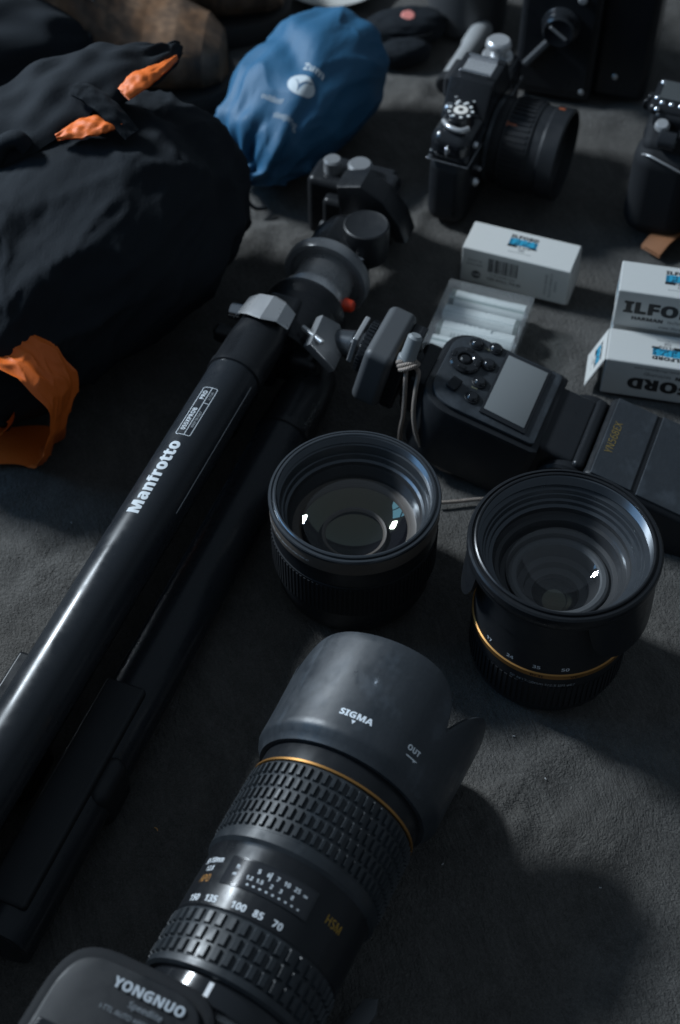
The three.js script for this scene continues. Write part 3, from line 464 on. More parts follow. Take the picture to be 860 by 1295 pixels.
// ---------------------------------------------------------------- the flash with its panel up
let flashFrame;
{
  const TL = at(590, 417, 0.060), TR = at(708, 475, 0.047), BR = at(672, 560, 0.047), BL = at(545, 505, 0.060);
  const X = TR.clone().add(BR).sub(TL).sub(BL).normalize(), mid = TL.clone().add(TR).add(BR).add(BL).multiplyScalar(0.25);
  let Zd = BL.clone().add(BR).sub(TL).sub(TR); Zd.addScaledVector(X, -Zd.dot(X)).normalize();
  const Yd = Zd.clone().cross(X).normalize();
  const g = thing('speedlight', 'black flash with buttons and a grey screen lying panel up', 'flash', mid, [X, Yd, Zd]);
  const loc = (x, y) => { const p = onPlane(x, y, mid, Yd).sub(mid); return [p.dot(X) * 1000, p.dot(Zd) * 1000]; };
  flashFrame = { mid, X, Yd, Zd, loc };
  const LX = 33, LZ = 30;
  // body with a rounded lower end
  const out = []; const push = (x, z) => out.push([x, -z]);
  push(LX, -LZ + 1); push(LX, LZ - 1); push(LX - 2, LZ);
  for (let k = 0; k <= 8; k++) { const a = Math.PI / 2 + k / 8 * Math.PI / 2; push(-LX + 15 + 17 * Math.cos(a), LZ - 15 + 15 * Math.sin(a)); }
  for (let k = 0; k <= 8; k++) { const a = Math.PI + k / 8 * Math.PI / 2; push(-LX + 15 + 17 * Math.cos(a), -LZ + 15 + 15 * Math.sin(a)); }
  push(LX - 2, -LZ);
  part('body', [moved(plate(out, 46, 2.2), 0, -46, 0, -Math.PI / 2, 0, 0)], M.black, g);
  part('panel', [moved(plate(out.map(([x, y]) => [x * 0.93, y * 0.93]), 2.2, 0.7), 0, -1.2, 0, -Math.PI / 2, 0, 0)], M.hood, g);
  const ctr = (l) => l.reduce((s, q) => [s[0] + q[0] / l.length, s[1] + q[1] / l.length], [0, 0]);
  const sc = [[642.5, 452.5], [691.5, 475], [661, 544], [611, 519]].map(([x, y]) => loc(x, y)), shp = (l, k) => { const [cx, cz] = ctr(l); return l.map(([x, z]) => [cx + (x - cx) * k, -(cz + (z - cz) * k)]).reverse(); };
  const lcd = part('screen_bezel', [moved(plate(shp(sc, 1.12), 1.2, 0.4), 0, 0.9, 0, -Math.PI / 2, 0, 0)], M.gloss, g);
  part('screen', [moved(plate(shp(sc, 1.0), 0.6, 0.15), 0, 1.75, 0, -Math.PI / 2, 0, 0)], phy(C(0.17, 0.18, 0.18), 0.4, { clearcoat: 0.4, clearcoatRoughness: 0.12 }), lcd, { label: 'plain grey screen, switched off' });
  for (const [x, y] of [[602.5, 436.5], [626.5, 442.5], [617.5, 462.5], [606, 485], [596.5, 504]]) { const [a, b] = loc(x, y); part('button', [cyl(3.5, 3.1, 2.4, a, 1.9, b, 0, 0, 0, 0.8, 28)], M.gloss, g); part('button_well', [moved(new THREE.TorusGeometry(3.9, 0.5, 8, 32), a, 1.0, b, Math.PI / 2)], M.black, g); }
  { const [a, b] = loc(573.5, 487.5); part('button', [rbox(6.5, 2.6, 9, 1.2, a, 1.8, b, 0, -0.2, 0)], M.satin, g); }
  { const [a, b] = loc(587.5, 457.5); const pad = part('direction_pad', [moved(lathe([[4.4, 0], [4.4, 1.6], [5, 2.2], [8.6, 1.8], [9.4, 0.6], [9.4, 0]], 48), a, 1, b)], M.gloss, g); part('centre_button', [cyl(3.6, 3.2, 2.4, a, 2, b, 0, 0, 0, 0.8)], M.satin, pad); part('arrow_key', [0, 1, 2, 3].map((k) => rbox(4.6, 1.6, 2.6, 0.6, a + 7 * Math.sin(k * Math.PI / 2), 2.7, b + 7 * Math.cos(k * Math.PI / 2), 0, k * Math.PI / 2, 0)), M.satin, pad); }
  part('panel_print', [[614, 443.5, '±'], [608, 460, 'Zm'], [597, 492, 'MODE'], [588, 504, 'Hz']].map(([x, y], k) => { const [a, b] = loc(x + 2, y); return moved(quad(4, 1.6), a, 1.08, b, -Math.PI / 2, 0, 0); }), ink(print(128, 48, (x) => words(x, 'MODE', 64, 24, 40, 'rgba(150,150,110,0.7)'))), g, { keepUV: true });
  // neck, tilting hinge and head
  part('neck', [rbox(24, 36, 50, 3, LX + 11, -21, 0)], M.black, g);
  part('hinge', [cyl(16, 16, 8, LX + 22, -20, -26, Math.PI / 2, 0, 0, 1.5), cyl(16, 16, 8, LX + 22, -20, 26, Math.PI / 2, 0, 0, 1.5), rbox(7, 38, 54, 3, LX + 25, -20, 0)], M.satin, g);
  const head = part('head', [rbox(104, 44, 66, 5, LX + 81, -21, 0)], M.black, g);
  part('head_panel', [rbox(24, 1.4, 60, 0.6, LX + 44, 1.0, 0), rbox(70, 1.4, 62, 0.6, LX + 94, 1.0, 0)], M.hood, head);
  part('lettering', [moved(moved(quad(30, 8), 0, 0, 0, 0, 0, -Math.PI / 2), LX + 37, 1.85, 0, -Math.PI / 2, 0, 0)], ink(print(512, 136, (x, w, h) => { x.translate(w, h); x.rotate(Math.PI); words(x, 'YN568EX', w / 2, h / 2, 104, '#7d6a35', { bold: false }); })), head, { keepUV: true });
  part('battery_door', [rbox(52, 30, 1.2, 0.5, 0, -24, LZ + 0.2)], M.satin, g);
  part('foot_neck', [rbox(14, 30, 32, 4, -LX - 7, -20, 0)], M.satin, g);
  part('lock_ring', [cyl(15, 15, 5, -LX - 13, -20, 0, 0, 0, Math.PI / 2, 1)], M.black, g);
}

// ---------------------------------------------------------------- the radio trigger on the flash foot, and the cord
{
  const { X, Yd, Zd, mid } = flashFrame;
  const o = mid.clone().addScaledVector(X, -0.0585).addScaledVector(Yd, -0.019);
  const g = thing('radio_trigger', 'small dark grey radio trigger clamped on the foot of the flash', 'flash trigger', o, [X, Yd, Zd]);
  part('body', [rbox(17, 42, 44, 4.5, -7, 2, 0)], M.greyPlastic, g);
  part('cold_shoe', [rbox(8, 38, 36, 2, 5, 1, 0), rbox(4, 5, 34, 1, 8, 18, 0)], M.satin, g);
  part('contact_plate', [rbox(2.4, 7, 16, 0.5, 8.5, 19, 4)], M.brass, g);
  const w = part('lock_wheel', [cyl(15, 15, 5, -18, 4, 0, 0, 0, Math.PI / 2, 1)], M.gloss, g);
  const kn = []; for (let k = 0; k < 40; k++) { const a = k / 40 * 2 * Math.PI; kn.push(moved(new THREE.BoxGeometry(4, 1.2, 1.4), -18, 4 + 15 * Math.cos(a), 15 * Math.sin(a), a, 0, 0)); }
  part('knurling', kn, M.gloss, w, { kind: 'stuff' });
  part('hot_shoe_foot', [rbox(3, 20, 20, 0.8, -24, 6, 0), cyl(6, 6, 6, -21, 5, 0, 0, 0, Math.PI / 2)], M.silver, g);
  const ap = onPlane(514, 452, o.clone().addScaledVector(Yd, 0.026), Yd).sub(o), ax = ap.dot(X) * 1000, az = ap.dot(Zd) * 1000;
  part('sync_plug', [cyl(4.6, 4.2, 17, ax + 0.5, 31, az - 3, -0.35, 0, 0.05, 1.4), cyl(5.2, 5.2, 6, ax + 0.5, 23, az - 1, -0.35, 0, 0.05, 0.8)], std(C(0.2, 0.215, 0.22), 0.5), g);
  // braided cord
  const rope = print(64, 64, (x) => { x.fillStyle = '#4a3f38'; x.fillRect(0, 0, 64, 64); x.strokeStyle = '#b5a89c'; x.lineWidth = 10; for (let k = -2; k < 4; k++) { x.beginPath(); x.moveTo(k * 32, 64); x.lineTo(k * 32 + 64, 0); x.stroke(); } });
  rope.wrapS = rope.wrapT = THREE.RepeatWrapping; rope.repeat.set(70, 2);
  const rm = std(0xffffff, 0.9, { map: rope });
  const P = (x, y, h) => { const p = at(x, y, h); return [p.x * 1000, p.y * 1000, p.z * 1000]; };
  const cg = thing('braided_cord', 'thin brown and white braided cord knotted round the trigger plug', 'cord', V(0, 0, 0));
  part('cord', [new THREE.TubeGeometry(new THREE.CatmullRomCurve3([P(521, 462, 0.066), P(529, 470, 0.066), P(526, 490, 0.058), P(523, 520, 0.045), P(526, 548, 0.03), P(537, 572, 0.016), P(556, 591, 0.006), P(585, 599, 0.0025), P(612, 602, 0.002), P(640, 600, 0.002)].map((p) => V(...p))), 220, 1.25, 10)], rm, cg, { keepUV: true });
  part('cord', [new THREE.TubeGeometry(new THREE.CatmullRomCurve3([P(514, 466, 0.066), P(513, 478, 0.062), P(512, 500, 0.05), P(510, 525, 0.036), P(506, 548, 0.02), P(508, 566, 0.006), P(530, 586, 0.0015)].map((p) => V(...p))), 160, 1.25, 10)], rm, cg, { keepUV: true });
  part('cord', [new THREE.TubeGeometry(new THREE.CatmullRomCurve3([P(552, 636, 0.002), P(580, 634, 0.002), P(610, 631, 0.002), P(645, 632, 0.002)].map((p) => V(...p))), 100, 1.1, 10)], rm, cg, { keepUV: true });
  const knot = []; for (let k = 0; k < 3; k++) { const c = P(515 + k * 1.2, 459 + k * 2.4, 0.067); knot.push(moved(new THREE.TorusGeometry(5.2, 1.3, 10, 40), c[0], c[1], c[2], 0.55 + k * 0.2, 0.15 * k, 0.1)); }
  part('knot', knot, std(0xffffff, 0.9, { map: (() => { const r = rope.clone(); r.repeat.set(14, 2); return r; })() }), cg, { keepUV: true });
}

// ---------------------------------------------------------------- the second flash at the bottom edge
{
  const h = 0.088, X = V(0.9, 0, 0.42).normalize(), Zd = V(-0.42, 0, 0.9).normalize(), c = at(118, 1345, h);
  const g = thing('speedlight', 'black flash with printed name above its screen beside the zoom lens', 'flash', V(c.x, 0, c.z), [X, V(0, 1, 0), Zd]);
  const LX = 33, LZ = 40, ring = []; for (let k = 0; k < 48; k++) { const a = k / 48 * 2 * Math.PI, q = (v) => Math.sign(v) * Math.pow(Math.abs(v), 0.42); ring.push([LX * q(Math.cos(a)), LZ * q(Math.sin(a))]); }
  part('body', [moved(plate(ring, 26, 3), 0, 60, 0, -Math.PI / 2, 0, 0), rbox(58, 62, 50, 5, -2, 31.4, 22)], M.rubberDark, g);
  part('panel', [moved(plate(ring.map(([x, y]) => [x * 0.9, y * 0.92]), 2, 0.8), 0, 84.6, 0, -Math.PI / 2, 0, 0)], M.black, g);
  part('lettering', moved(quad(42, 18), 6, 86.8, -25, -Math.PI / 2, 0, 0), ink(print(600, 260, (x) => { words(x, 'YONGNUO', 300, 50, 78, '#a9afb4', { sx: 1.1, w: 3 }); words(x, 'Speedlite', 320, 130, 50, '#7d8388', { bold: false }); words(x, 'i-TTL AUTO HIGH SPEED', 290, 200, 40, '#7d8388', { bold: false }); })), g, { keepUV: true });
  const b = part('screen_bezel', [rbox(50, 2, 42, 1.5, -3, 86.2, 14)], M.gloss, g);
  part('screen', [rbox(44, 1, 36, 0.8, -3, 87.1, 14)], phy(C(0.12, 0.13, 0.135), 0.3, { clearcoat: 0.6, clearcoatRoughness: 0.1 }), b);
}

// ---------------------------------------------------------------- film camera with its lens towards the boxes
{
  const X = V(0.397, 0, -0.918).normalize(), Z = V(0.918, 0, 0.397).normalize(), nd = at(582, 130, 0.085), fk = at(632, 47, 0.09), c = nd.clone().add(fk).multiplyScalar(0.5);
  const g = thing('film_camera', 'small black film camera with top dials, standing with its lens sideways', 'camera', V(c.x, 0, c.z), [X, V(0, 1, 0), Z]);
  part('body', [rbox(112, 52, 28, 9, 0, 26.5, 0)], M.black, g);
  part('top_plate', [rbox(112, 22, 28.6, 9, 0, 61, 0), rbox(110, 6, 28, 3, 0, 55, 0)], M.gloss, g);
  part('trim_line', [rbox(112.6, 0.9, 28.4, 0.4, 0, 51.6, 0)], M.steel, g);
  part('prism', [moved(plate([[-26, 0], [-14, 20], [14, 20], [26, 0]], 30, 2), 0, 66, -14)], M.satin, g);
  const shoe = part('hot_shoe', [rbox(21, 2.4, 20, 0.6, 0, 87, -1)], M.silver, g);
  part('rail', [rbox(2.4, 3.6, 20, 0.5, -9.4, 89.4, -1), rbox(2.4, 3.6, 20, 0.5, 9.4, 89.4, -1)], M.steel, shoe);
  part('eyepiece', [rbox(24, 16, 8, 2, 0, 76, -17)], M.matte, g);
  const dial = (x, z, r, hh, y, n, nm) => { const d = part(nm, [cyl(r, r - 0.6, hh, x, y, z, 0, 0, 0, 0.8)], M.gloss, g); part('dial_marks', Array.from({ length: n }, (_, k) => { const a = k / n * 2 * Math.PI; return rbox(1.9, 0.4, 1.9, 0.15, x + (r - 2) * Math.cos(a), y + hh / 2 + 0.1, z + (r - 2) * Math.sin(a), 0, -a, 0); }), std(C(0.7, 0.7, 0.68), 0.5), d); return d; };
  const d1 = dial(-38, 1, 9.5, 9, 76, 9, 'shutter_dial'); part('dial_cap', [moved(lathe([[1.8, 0], [4.6, 0], [4.6, 0.6], [1.8, 0.8]], 32), -38, 80.5, 1)], std(C(0.7, 0.66, 0.6), 0.5), d1);
  dial(-19, -2, 8.5, 7, 74, 7, 'exposure_dial');
  part('shutter_button', [cyl(4.2, 3.6, 5, -31, 75.5, -9, 0, 0, 0, 1.2)], M.steel, g);
  part('advance_lever', [moved(tube([[-44, 74, -8], [-50, 75, -2], [-51, 75, 6], [-47, 75, 10]], 1.8, 30, 8))], M.silver, g);
  part('rewind_knob', [cyl(10.5, 10.5, 5, 37, 75, 0, 0, 0, 0, 1), cyl(5, 5, 8, 37, 79, 0), cyl(9, 8.4, 6, 37, 85, 0, 0, 0, 0, 1.4)], M.silver, g);
  part('front_button', [cyl(2.4, 2.2, 3, -44, 62, 15, Math.PI / 2, 0, 0, 0.7), cyl(2, 2, 4, -34, 37, 15, Math.PI / 2, 0, 0, 0.6)], M.steel, g);
  part('self_timer', [cyl(3.6, 3.2, 4, -37, 28, 15, Math.PI / 2, 0, 0, 1)], M.steel, g);
  part('strap_lug', [moved(new THREE.TorusGeometry(3.4, 0.7, 8, 24), -57, 62, 0, 0, 0, 0)], M.steel, g);
  const turn = (gg) => moved(gg, 0, 38, 0, Math.PI / 2, 0, 0);
  const ln = part('lens', [turn(lathe([[0, 14], [28, 14], [29, 17], [29, 24], [30.5, 25], [30.5, 44], [29.4, 45], [29.4, 51], [30.8, 53], [30.8, 63], [30, 64], [28.6, 64], [28, 57], [24, 51]], 96))], M.black, g);
  const rb = []; for (let k = 0; k < 50; k++) { const a = k / 50 * 2 * Math.PI; rb.push(turn(moved(new THREE.BoxGeometry(2, 15, 1.0), 30.6 * Math.sin(a), 34.5, 30.8 * Math.cos(a), 0, a, 0))); }
  part('grip_ribs', rb, M.rubberDark, ln, { kind: 'stuff' });
  part('mount_ring', [turn(lathe([[28.8, 14.5], [29.6, 15], [29.6, 17.4], [28.8, 18]], 96))], M.anod, ln);
  part('glass', [turn(lathe([[0.001, 56], [12, 54.6], [24, 51]], 64, 3))], M.coated, ln);
  part('scale_mark', [turn(patch(30.95, Math.PI - 0.3, Math.PI - 0.18, 54, 58)), turn(patch(30.7, Math.PI + 0.5, Math.PI + 0.62, 26, 33))], std(C(0.25, 0.06, 0.02), 0.5), ln);
  part('lettering', moved(quad(9, 5), -20, 19, 14.3), ink(print(128, 72, (x) => words(x, '50', 64, 38, 62, '#c07a2a'))), g, { keepUV: true });
}

// ---------------------------------------------------------------- medium format camera behind it
{
  const p0 = at(648, 116), p1 = at(744, 132), X = V(p1.x - p0.x, 0, p1.z - p0.z).normalize(), Z = V(-X.z, 0, X.x), c = p0.clone().add(p1).multiplyScalar(0.5).addScaledVector(Z, -0.042);
  const W = p0.distanceTo(p1) * 1000;
  const g = thing('medium_format_camera', 'tall black box camera with a winding knob behind the film camera', 'camera', V(c.x, 0, c.z), [X, V(0, 1, 0), Z]);
  part('body', [rbox(W, 118, 84, 4, 0, 59.5, 0)], M.black, g);
  part('film_back', [rbox(40, 96, 78, 6, W / 2 + 19, 50, -4)], M.satin, g);
  part('waist_level_finder', [rbox(W - 8, 14, 70, 4, 0, 124, 0)], M.gloss, g);
  part('side_plate', [rbox(W - 8, 100, 2, 0.8, 0, 58, 42)], M.satin, g);
  const y = 61; const k = part('winding_knob', [moved(lathe([[0, 0], [13.5, 0], [13.5, 2], [11.5, 3], [11.5, 10], [10.4, 11.2], [7, 10.4], [0, 10.4]], 56), 1, y, 43, Math.PI / 2, 0, 0)], M.gloss, g);
  part('pointer', [rbox(15, 1.8, 1.6, 0.5, 1, y, 54.4, 0, 0, -0.6)], M.silver, k);
  part('knob_ring', [moved(new THREE.TorusGeometry(13.2, 0.5, 8, 56), 1, y, 44)], M.anod, k);
  part('crank', [rbox(5, 26, 4, 1.6, -14, y - 24, 45, 0, 0, -0.62)], M.greyPlastic, g);
  part('button', [cyl(3.4, 3, 4, 14, y + 22, 44, Math.PI / 2, 0, 0, 0.8)], M.silver, g);
  part('screw', [cyl(2, 2, 2, 22, 10, 43.2, Math.PI / 2, 0, 0, 0.4)], M.silver, g);
  part('screw', [cyl(2, 2, 2, 44, 22, 35.5, Math.PI / 2, 0, 0, 0.4)], M.silver, g);
}

// ---------------------------------------------------------------- digital camera at the edge of the frame
{
  const b = at(783, 292), X = V(0.93, 0, 0.36).normalize(), Z = V(-0.36, 0, 0.93).normalize(), c = b.clone().addScaledVector(X, 0.065).addScaledVector(Z, -0.03);
  const g = thing('digital_camera', 'black digital camera covered in small buttons at the edge of the cloth', 'camera', V(c.x, 0, c.z), [X, V(0, 1, 0), Z]);
  part('body', [rbox(132, 78, 42, 11, 2, 39.5, 0)], M.black, g);
  part('grip', [rbox(44, 70, 34, 14, -44, 35.4, 18), rbox(36, 16, 30, 7, -44, 70, 14, 0.32, 0, 0.1)], M.rubberDark, g);
  part('top_deck', [rbox(126, 14, 38, 5, 3, 80, -2), rbox(52, 8, 34, 4, -38, 86, -2)], M.satin, g);
  part('prism', [moved(plate([[-26, 0], [-17, 24], [17, 24], [26, 0]], 46, 4), 14, 84, -27), rbox(24, 14, 16, 4, 14, 100, 20)], M.satin, g);
  part('eyecup', [rbox(26, 18, 8, 3, 14, 96, -30)], M.matte, g);
  part('trim_line', [tube([[-64, 58, 24], [-56, 66, 33], [-44, 65, 36.6], [-30, 60, 35.4], [-16, 57, 27], [6, 56, 21.6], [40, 56, 21.6]], 0.7, 60, 8)], M.silver, g);
  part('mode_dial', [cyl(11, 11, 7, -24, 92, -8, 0, 0, 0, 1), cyl(8, 8, 3, -24, 96.5, -8)], M.gloss, g);
  part('status_screen', [rbox(26, 1.4, 20, 0.6, -46, 90.4, -4)], std(C(0.06, 0.065, 0.065), 0.25), g);
  part('command_wheel', [cyl(6, 6, 12, -46, 76, 28, 0, 0, Math.PI / 2, 1)], M.gloss, g);
  part('shutter_button', [cyl(5, 4.4, 4, -52, 81, 20, 0.35, 0, 0, 1)], M.silver, g);
  for (const [x, z, y] of [[-60, 6, 90.6], [-56, 10, 90.6], [-50, 10, 90.4], [-44, 10, 90.4], [-60, -12, 90.6], [-38, 12, 90.4], [-32, 8, 90.6], [-31, 13, 90.2], [-58, 15, 88.6]]) part('button', [cyl(2, 1.7, 1.8, x, y, z, 0, 0, 0, 0.6, 20)], M.steel, g);
  part('strap_lug', [moved(new THREE.TorusGeometry(4, 1, 8, 24), -66, 74, -10, 0, 0.5, 0), rbox(8, 12, 6, 2, -64, 76, -10)], M.satin, g);
  part('lens', [moved(lathe([[0, 20], [30, 20], [32, 24], [32, 60], [30, 62], [26, 60]], 64), 22, 42, 0, Math.PI / 2, 0, 0)], M.black, g);
}
{
  const P = (x, y, h) => { const p = at(x, y, h); return [p.x * 1000, p.y * 1000, p.z * 1000]; };
  const pts = [P(822, 318, 0.002), P(836, 302, 0.006), P(856, 288, 0.008), P(884, 280, 0.005), P(920, 285, 0.002)].map((p) => V(...p)), cv = new THREE.CatmullRomCurve3(pts);
  const up = V(0, 1, 0), strap = surface(40, 8, (u, v) => { const p = cv.getPoint(u), t = cv.getTangent(u), s = t.clone().cross(up).normalize(), w = (v - 0.5) * 15; return [p.x + s.x * w, p.y + 1.2 - 0.02 * w * w * 0.2, p.z + s.z * w]; });
  const low = surface(40, 8, (u, v) => { const p = cv.getPoint(u), t = cv.getTangent(u), s = t.clone().cross(up).normalize(), w = (0.5 - v) * 15; return [p.x + s.x * w, p.y - 1.0 - 0.02 * w * w * 0.2, p.z + s.z * w]; });
  tag(part('leather_strap', [strap, low], std(C(0.24, 0.1, 0.04), 0.6), scene), 'brown leather strap lying in front of the digital camera', 'strap');
}

// ---------------------------------------------------------------- small things along the far edge
{
  const a = at(612, 34, 0.009), b = at(566, 106, 0.009), Y = a.clone().sub(b), L = Y.length() * 1000; Y.normalize(); const Xd = V(0, 1, 0).cross(Y).normalize();
  const g = thing('grey_tube', 'slim pale grey tube with a dark end lying behind the film camera', 'tube', b, [Xd.clone().negate(), Y, V(0, 1, 0)]);
  part('tube', [lathe([[0, 4], [7, 4], [7.6, 6], [7.2, L * 0.4], [7.2, L * 0.62], [8.6, L * 0.66], [8.6, L - 4], [7, L - 1], [0, L]], 48)], std(C(0.27, 0.275, 0.275), 0.6), g);
  part('dark_end', [lathe([[0, -4], [7, -4], [8.6, -2.5], [8.6, 4], [7.4, 5]], 48)], M.rubberDark, g);
}
{
  const c = at(590, 26), g = thing('black_canister', 'upright dark grey canister beyond the film camera', 'canister', V(c.x, 0, c.z));
  part('canister', [lathe([[0, 0.2], [27, 0.2], [30, 2], [31, 6], [31, 90], [29, 92], [0, 92]], 64)], std(C(0.05, 0.052, 0.055), 0.4), g);
  part('lid', [lathe([[31.6, 74], [32.4, 75], [32.4, 95], [30, 97], [0, 97]], 64)], M.satin, g);
}
{
  const c = at(512, 66), g = thing('padded_case', 'soft black zipped case with a small pink badge beside the blue bag', 'case', V(c.x, 0, c.z), 0.25);
  const blob = (rx, ry, rz, x, z, s) => surface(48, 24, (u, v) => { const th = u * 2 * Math.PI, ph = (v - 0.5) * Math.PI, q = (k, p) => Math.sign(k) * Math.pow(Math.abs(k), p), w = 1 + 0.05 * n3(Math.cos(th) * 2 + s, ph * 2, Math.sin(th) * 2); return [x + rx * q(Math.cos(ph), 0.7) * Math.cos(th) * w, ry + ry * q(Math.sin(ph), 0.8) * w, z - rz * q(Math.cos(ph), 0.7) * Math.sin(th) * w]; }, true);
  part('case', [blob(34, 13, 18, 2, -12, 1)], M.jacket, g);
  part('front_pocket', [blob(22, 9, 12, -6, 14, 4)], M.jacket, g);
  part('badge', [cyl(5.5, 5, 1.6, 4, 26, -8, 0.25, 0, 0, 0.5)], std(C(0.6, 0.2, 0.17), 0.6), g);
  part('zip', [tube([[-28, 14, -6], [-10, 16, 5], [12, 16, 6], [32, 14, -6]], 0.9, 40, 6)], M.gloss, g);
}
{
  const c = at(420, -14), g = thing('pale_dish', 'pale shallow dish edge beyond the blue bag', 'dish', V(c.x, 0, c.z));
  part('dish', [lathe([[0, 1], [30, 1], [40, 8], [41, 9], [40, 9.6], [30, 3], [0, 2.6]], 64)], std(C(0.42, 0.42, 0.4), 0.5), g);
}

// ---------------------------------------------------------------- soft goods: blue bag, rolled jacket, boots
function roll(spine, nu, nv, shape, wr) {   // tube of varying section along points [x, y, z, halfWidth, halfHeight] in millimetres
  const cv = new THREE.CatmullRomCurve3(spine.map((s) => V(s[0], s[1], s[2]))), up = V(0, 1, 0);
  const rw = (t, k) => { const q = t * (spine.length - 1), i = Math.min(spine.length - 2, Math.floor(q)), f = q - i, g = f * f * (3 - 2 * f); return lerp(spine[i][k], spine[i + 1][k], g); };
  return surface(nu, nv, (u, v) => {
    const p = cv.getPoint(v), t = cv.getTangent(v), s = t.clone().cross(up).normalize(), n = s.clone().cross(t), a = u * 2 * Math.PI, q = (c, e) => Math.sign(c) * Math.pow(Math.abs(c), e);
    const d = wr(u, v, a), w = rw(v, 3) + d, h = rw(v, 4) + d, cx = q(Math.cos(a), shape), cy = q(Math.sin(a), shape);
    const o = p.clone().addScaledVector(s, -cx * w).addScaledVector(n, cy * h); return [o.x, Math.max(o.y, -0.5 + 0.3 * Math.sin(a * 3)), o.z];
  }, true);
}
{
  const o = at(390, 210, 0), g = thing('blue_bag', 'blue stuffed fabric bag with a white round emblem', 'bag', V(o.x, 0, o.z));
  const R = (x, z, y, w, h) => [x - o.x * 1000, y, z - o.z * 1000, w, h];
  const spine = [R(-66, -789, 14, 5, 4), R(-61, -797, 22, 24, 17), R(-52, -811, 33, 36, 31), R(-38, -833, 40, 43, 40), R(-18, -862, 44, 44, 44), R(-2, -888, 42, 39, 41), R(6, -902, 38, 26, 28), R(9, -908, 36, 3, 3)];
  const ridge = (x, y, z) => 1 - 2 * Math.sqrt(Math.abs(n3(x, y, z)));
  const folds = (u, v, a) => 2.2 * n3(Math.cos(a) * 1.6, Math.sin(a) * 1.6, v * 4) + 0.9 * ridge(Math.cos(a) * 1.7 + 3, Math.sin(a) * 1.7 + v * 3, v * 4.2) + 0.2 * ridge(Math.cos(a) * 4, Math.sin(a) * 4 + v * 5, v * 8 + 4) + (4.2 * Math.sin(a * 9 + 2 * n2(a, v * 6)) + 2 * Math.sin(a * 17)) * smooth(0.38, 0.08, v) * smooth(0, 0.06, v) - 5 * Math.exp(-Math.pow((v - 0.5 - 0.05 * Math.sin(a * 2)) / 0.035, 2)) * smooth(0.1, 0.9, Math.cos(a - 0.8));
  const geo = roll(spine, 160, 120, 0.92, folds);
  part('bag', [geo], M.blue, g);
  part('drawstring', [tube([[-66 - o.x * 1000, 16, -789 - o.z * 1000], [-64 - o.x * 1000, 10, -780 - o.z * 1000], [-58 - o.x * 1000, 4, -776 - o.z * 1000], [-50 - o.x * 1000, 2.5, -778 - o.z * 1000]], 1.4, 30, 8)], M.jacket, g);
  // print on the cloth of the bag: a sheet that follows the surface a hair above it
  const rc = new THREE.Raycaster(), mesh = g.children[0]; g.updateMatrixWorld(true); mesh.geometry.computeBoundingSphere(); M.blue.side = THREE.DoubleSide;
  const nU = 26, pos = [], uv = [], idx = []; let last = null;
  const ctr = at(376, 92, 0.085), ux = V(0.93, 0, 0.36), uz = V(-0.36, 0, 0.93);
  for (let j = 0; j <= nU; j++) for (let i = 0; i <= nU; i++) {
    const q = ctr.clone().addScaledVector(ux, (i / nU - 0.5) * 0.056).addScaledVector(uz, (j / nU - 0.5) * 0.05); rc.set(V(q.x, 0.3, q.z), V(0, -1, 0));
    const hit = rc.intersectObject(mesh)[0]; last = hit ? hit.point.y : (last ?? 0.05); pos.push((q.x - o.x) * 1000, last * 1000 + 0.35, (q.z - o.z) * 1000); uv.push(i / nU, 1 - j / nU);
  }
  for (let j = 0; j < nU; j++) for (let i = 0; i < nU; i++) { const a = j * (nU + 1) + i, b = a + nU + 1; idx.push(a, b, a + 1, a + 1, b, b + 1); }
  const pg = new THREE.BufferGeometry(); pg.setAttribute('position', new THREE.Float32BufferAttribute(pos, 3)); pg.setAttribute('uv', new THREE.Float32BufferAttribute(uv, 2)); pg.setIndex(idx); pg.computeVertexNormals();
  part('emblem', [pg], ink(print(512, 460, (x) => { const w = 'rgba(196,204,208,0.92)'; words(x, 'Zum', 300, 70, 64, w); x.fillStyle = w; x.beginPath(); x.ellipse(270, 210, 84, 74, 0, 0, 7); x.fill(); x.globalCompositeOperation = 'destination-out'; x.beginPath(); x.moveTo(206, 176); x.quadraticCurveTo(262, 196, 268, 280); x.quadraticCurveTo(286, 190, 340, 160); x.quadraticCurveTo(276, 176, 264, 226); x.quadraticCurveTo(250, 184, 206, 176); x.fill(); x.globalCompositeOperation = 'source-over'; words(x, 'outdoor', 130, 325, 40, w, { bold: false }); words(x, 'sleeping', 235, 392, 40, w, { bold: false }); }), 0.8), g, { keepUV: true });
}
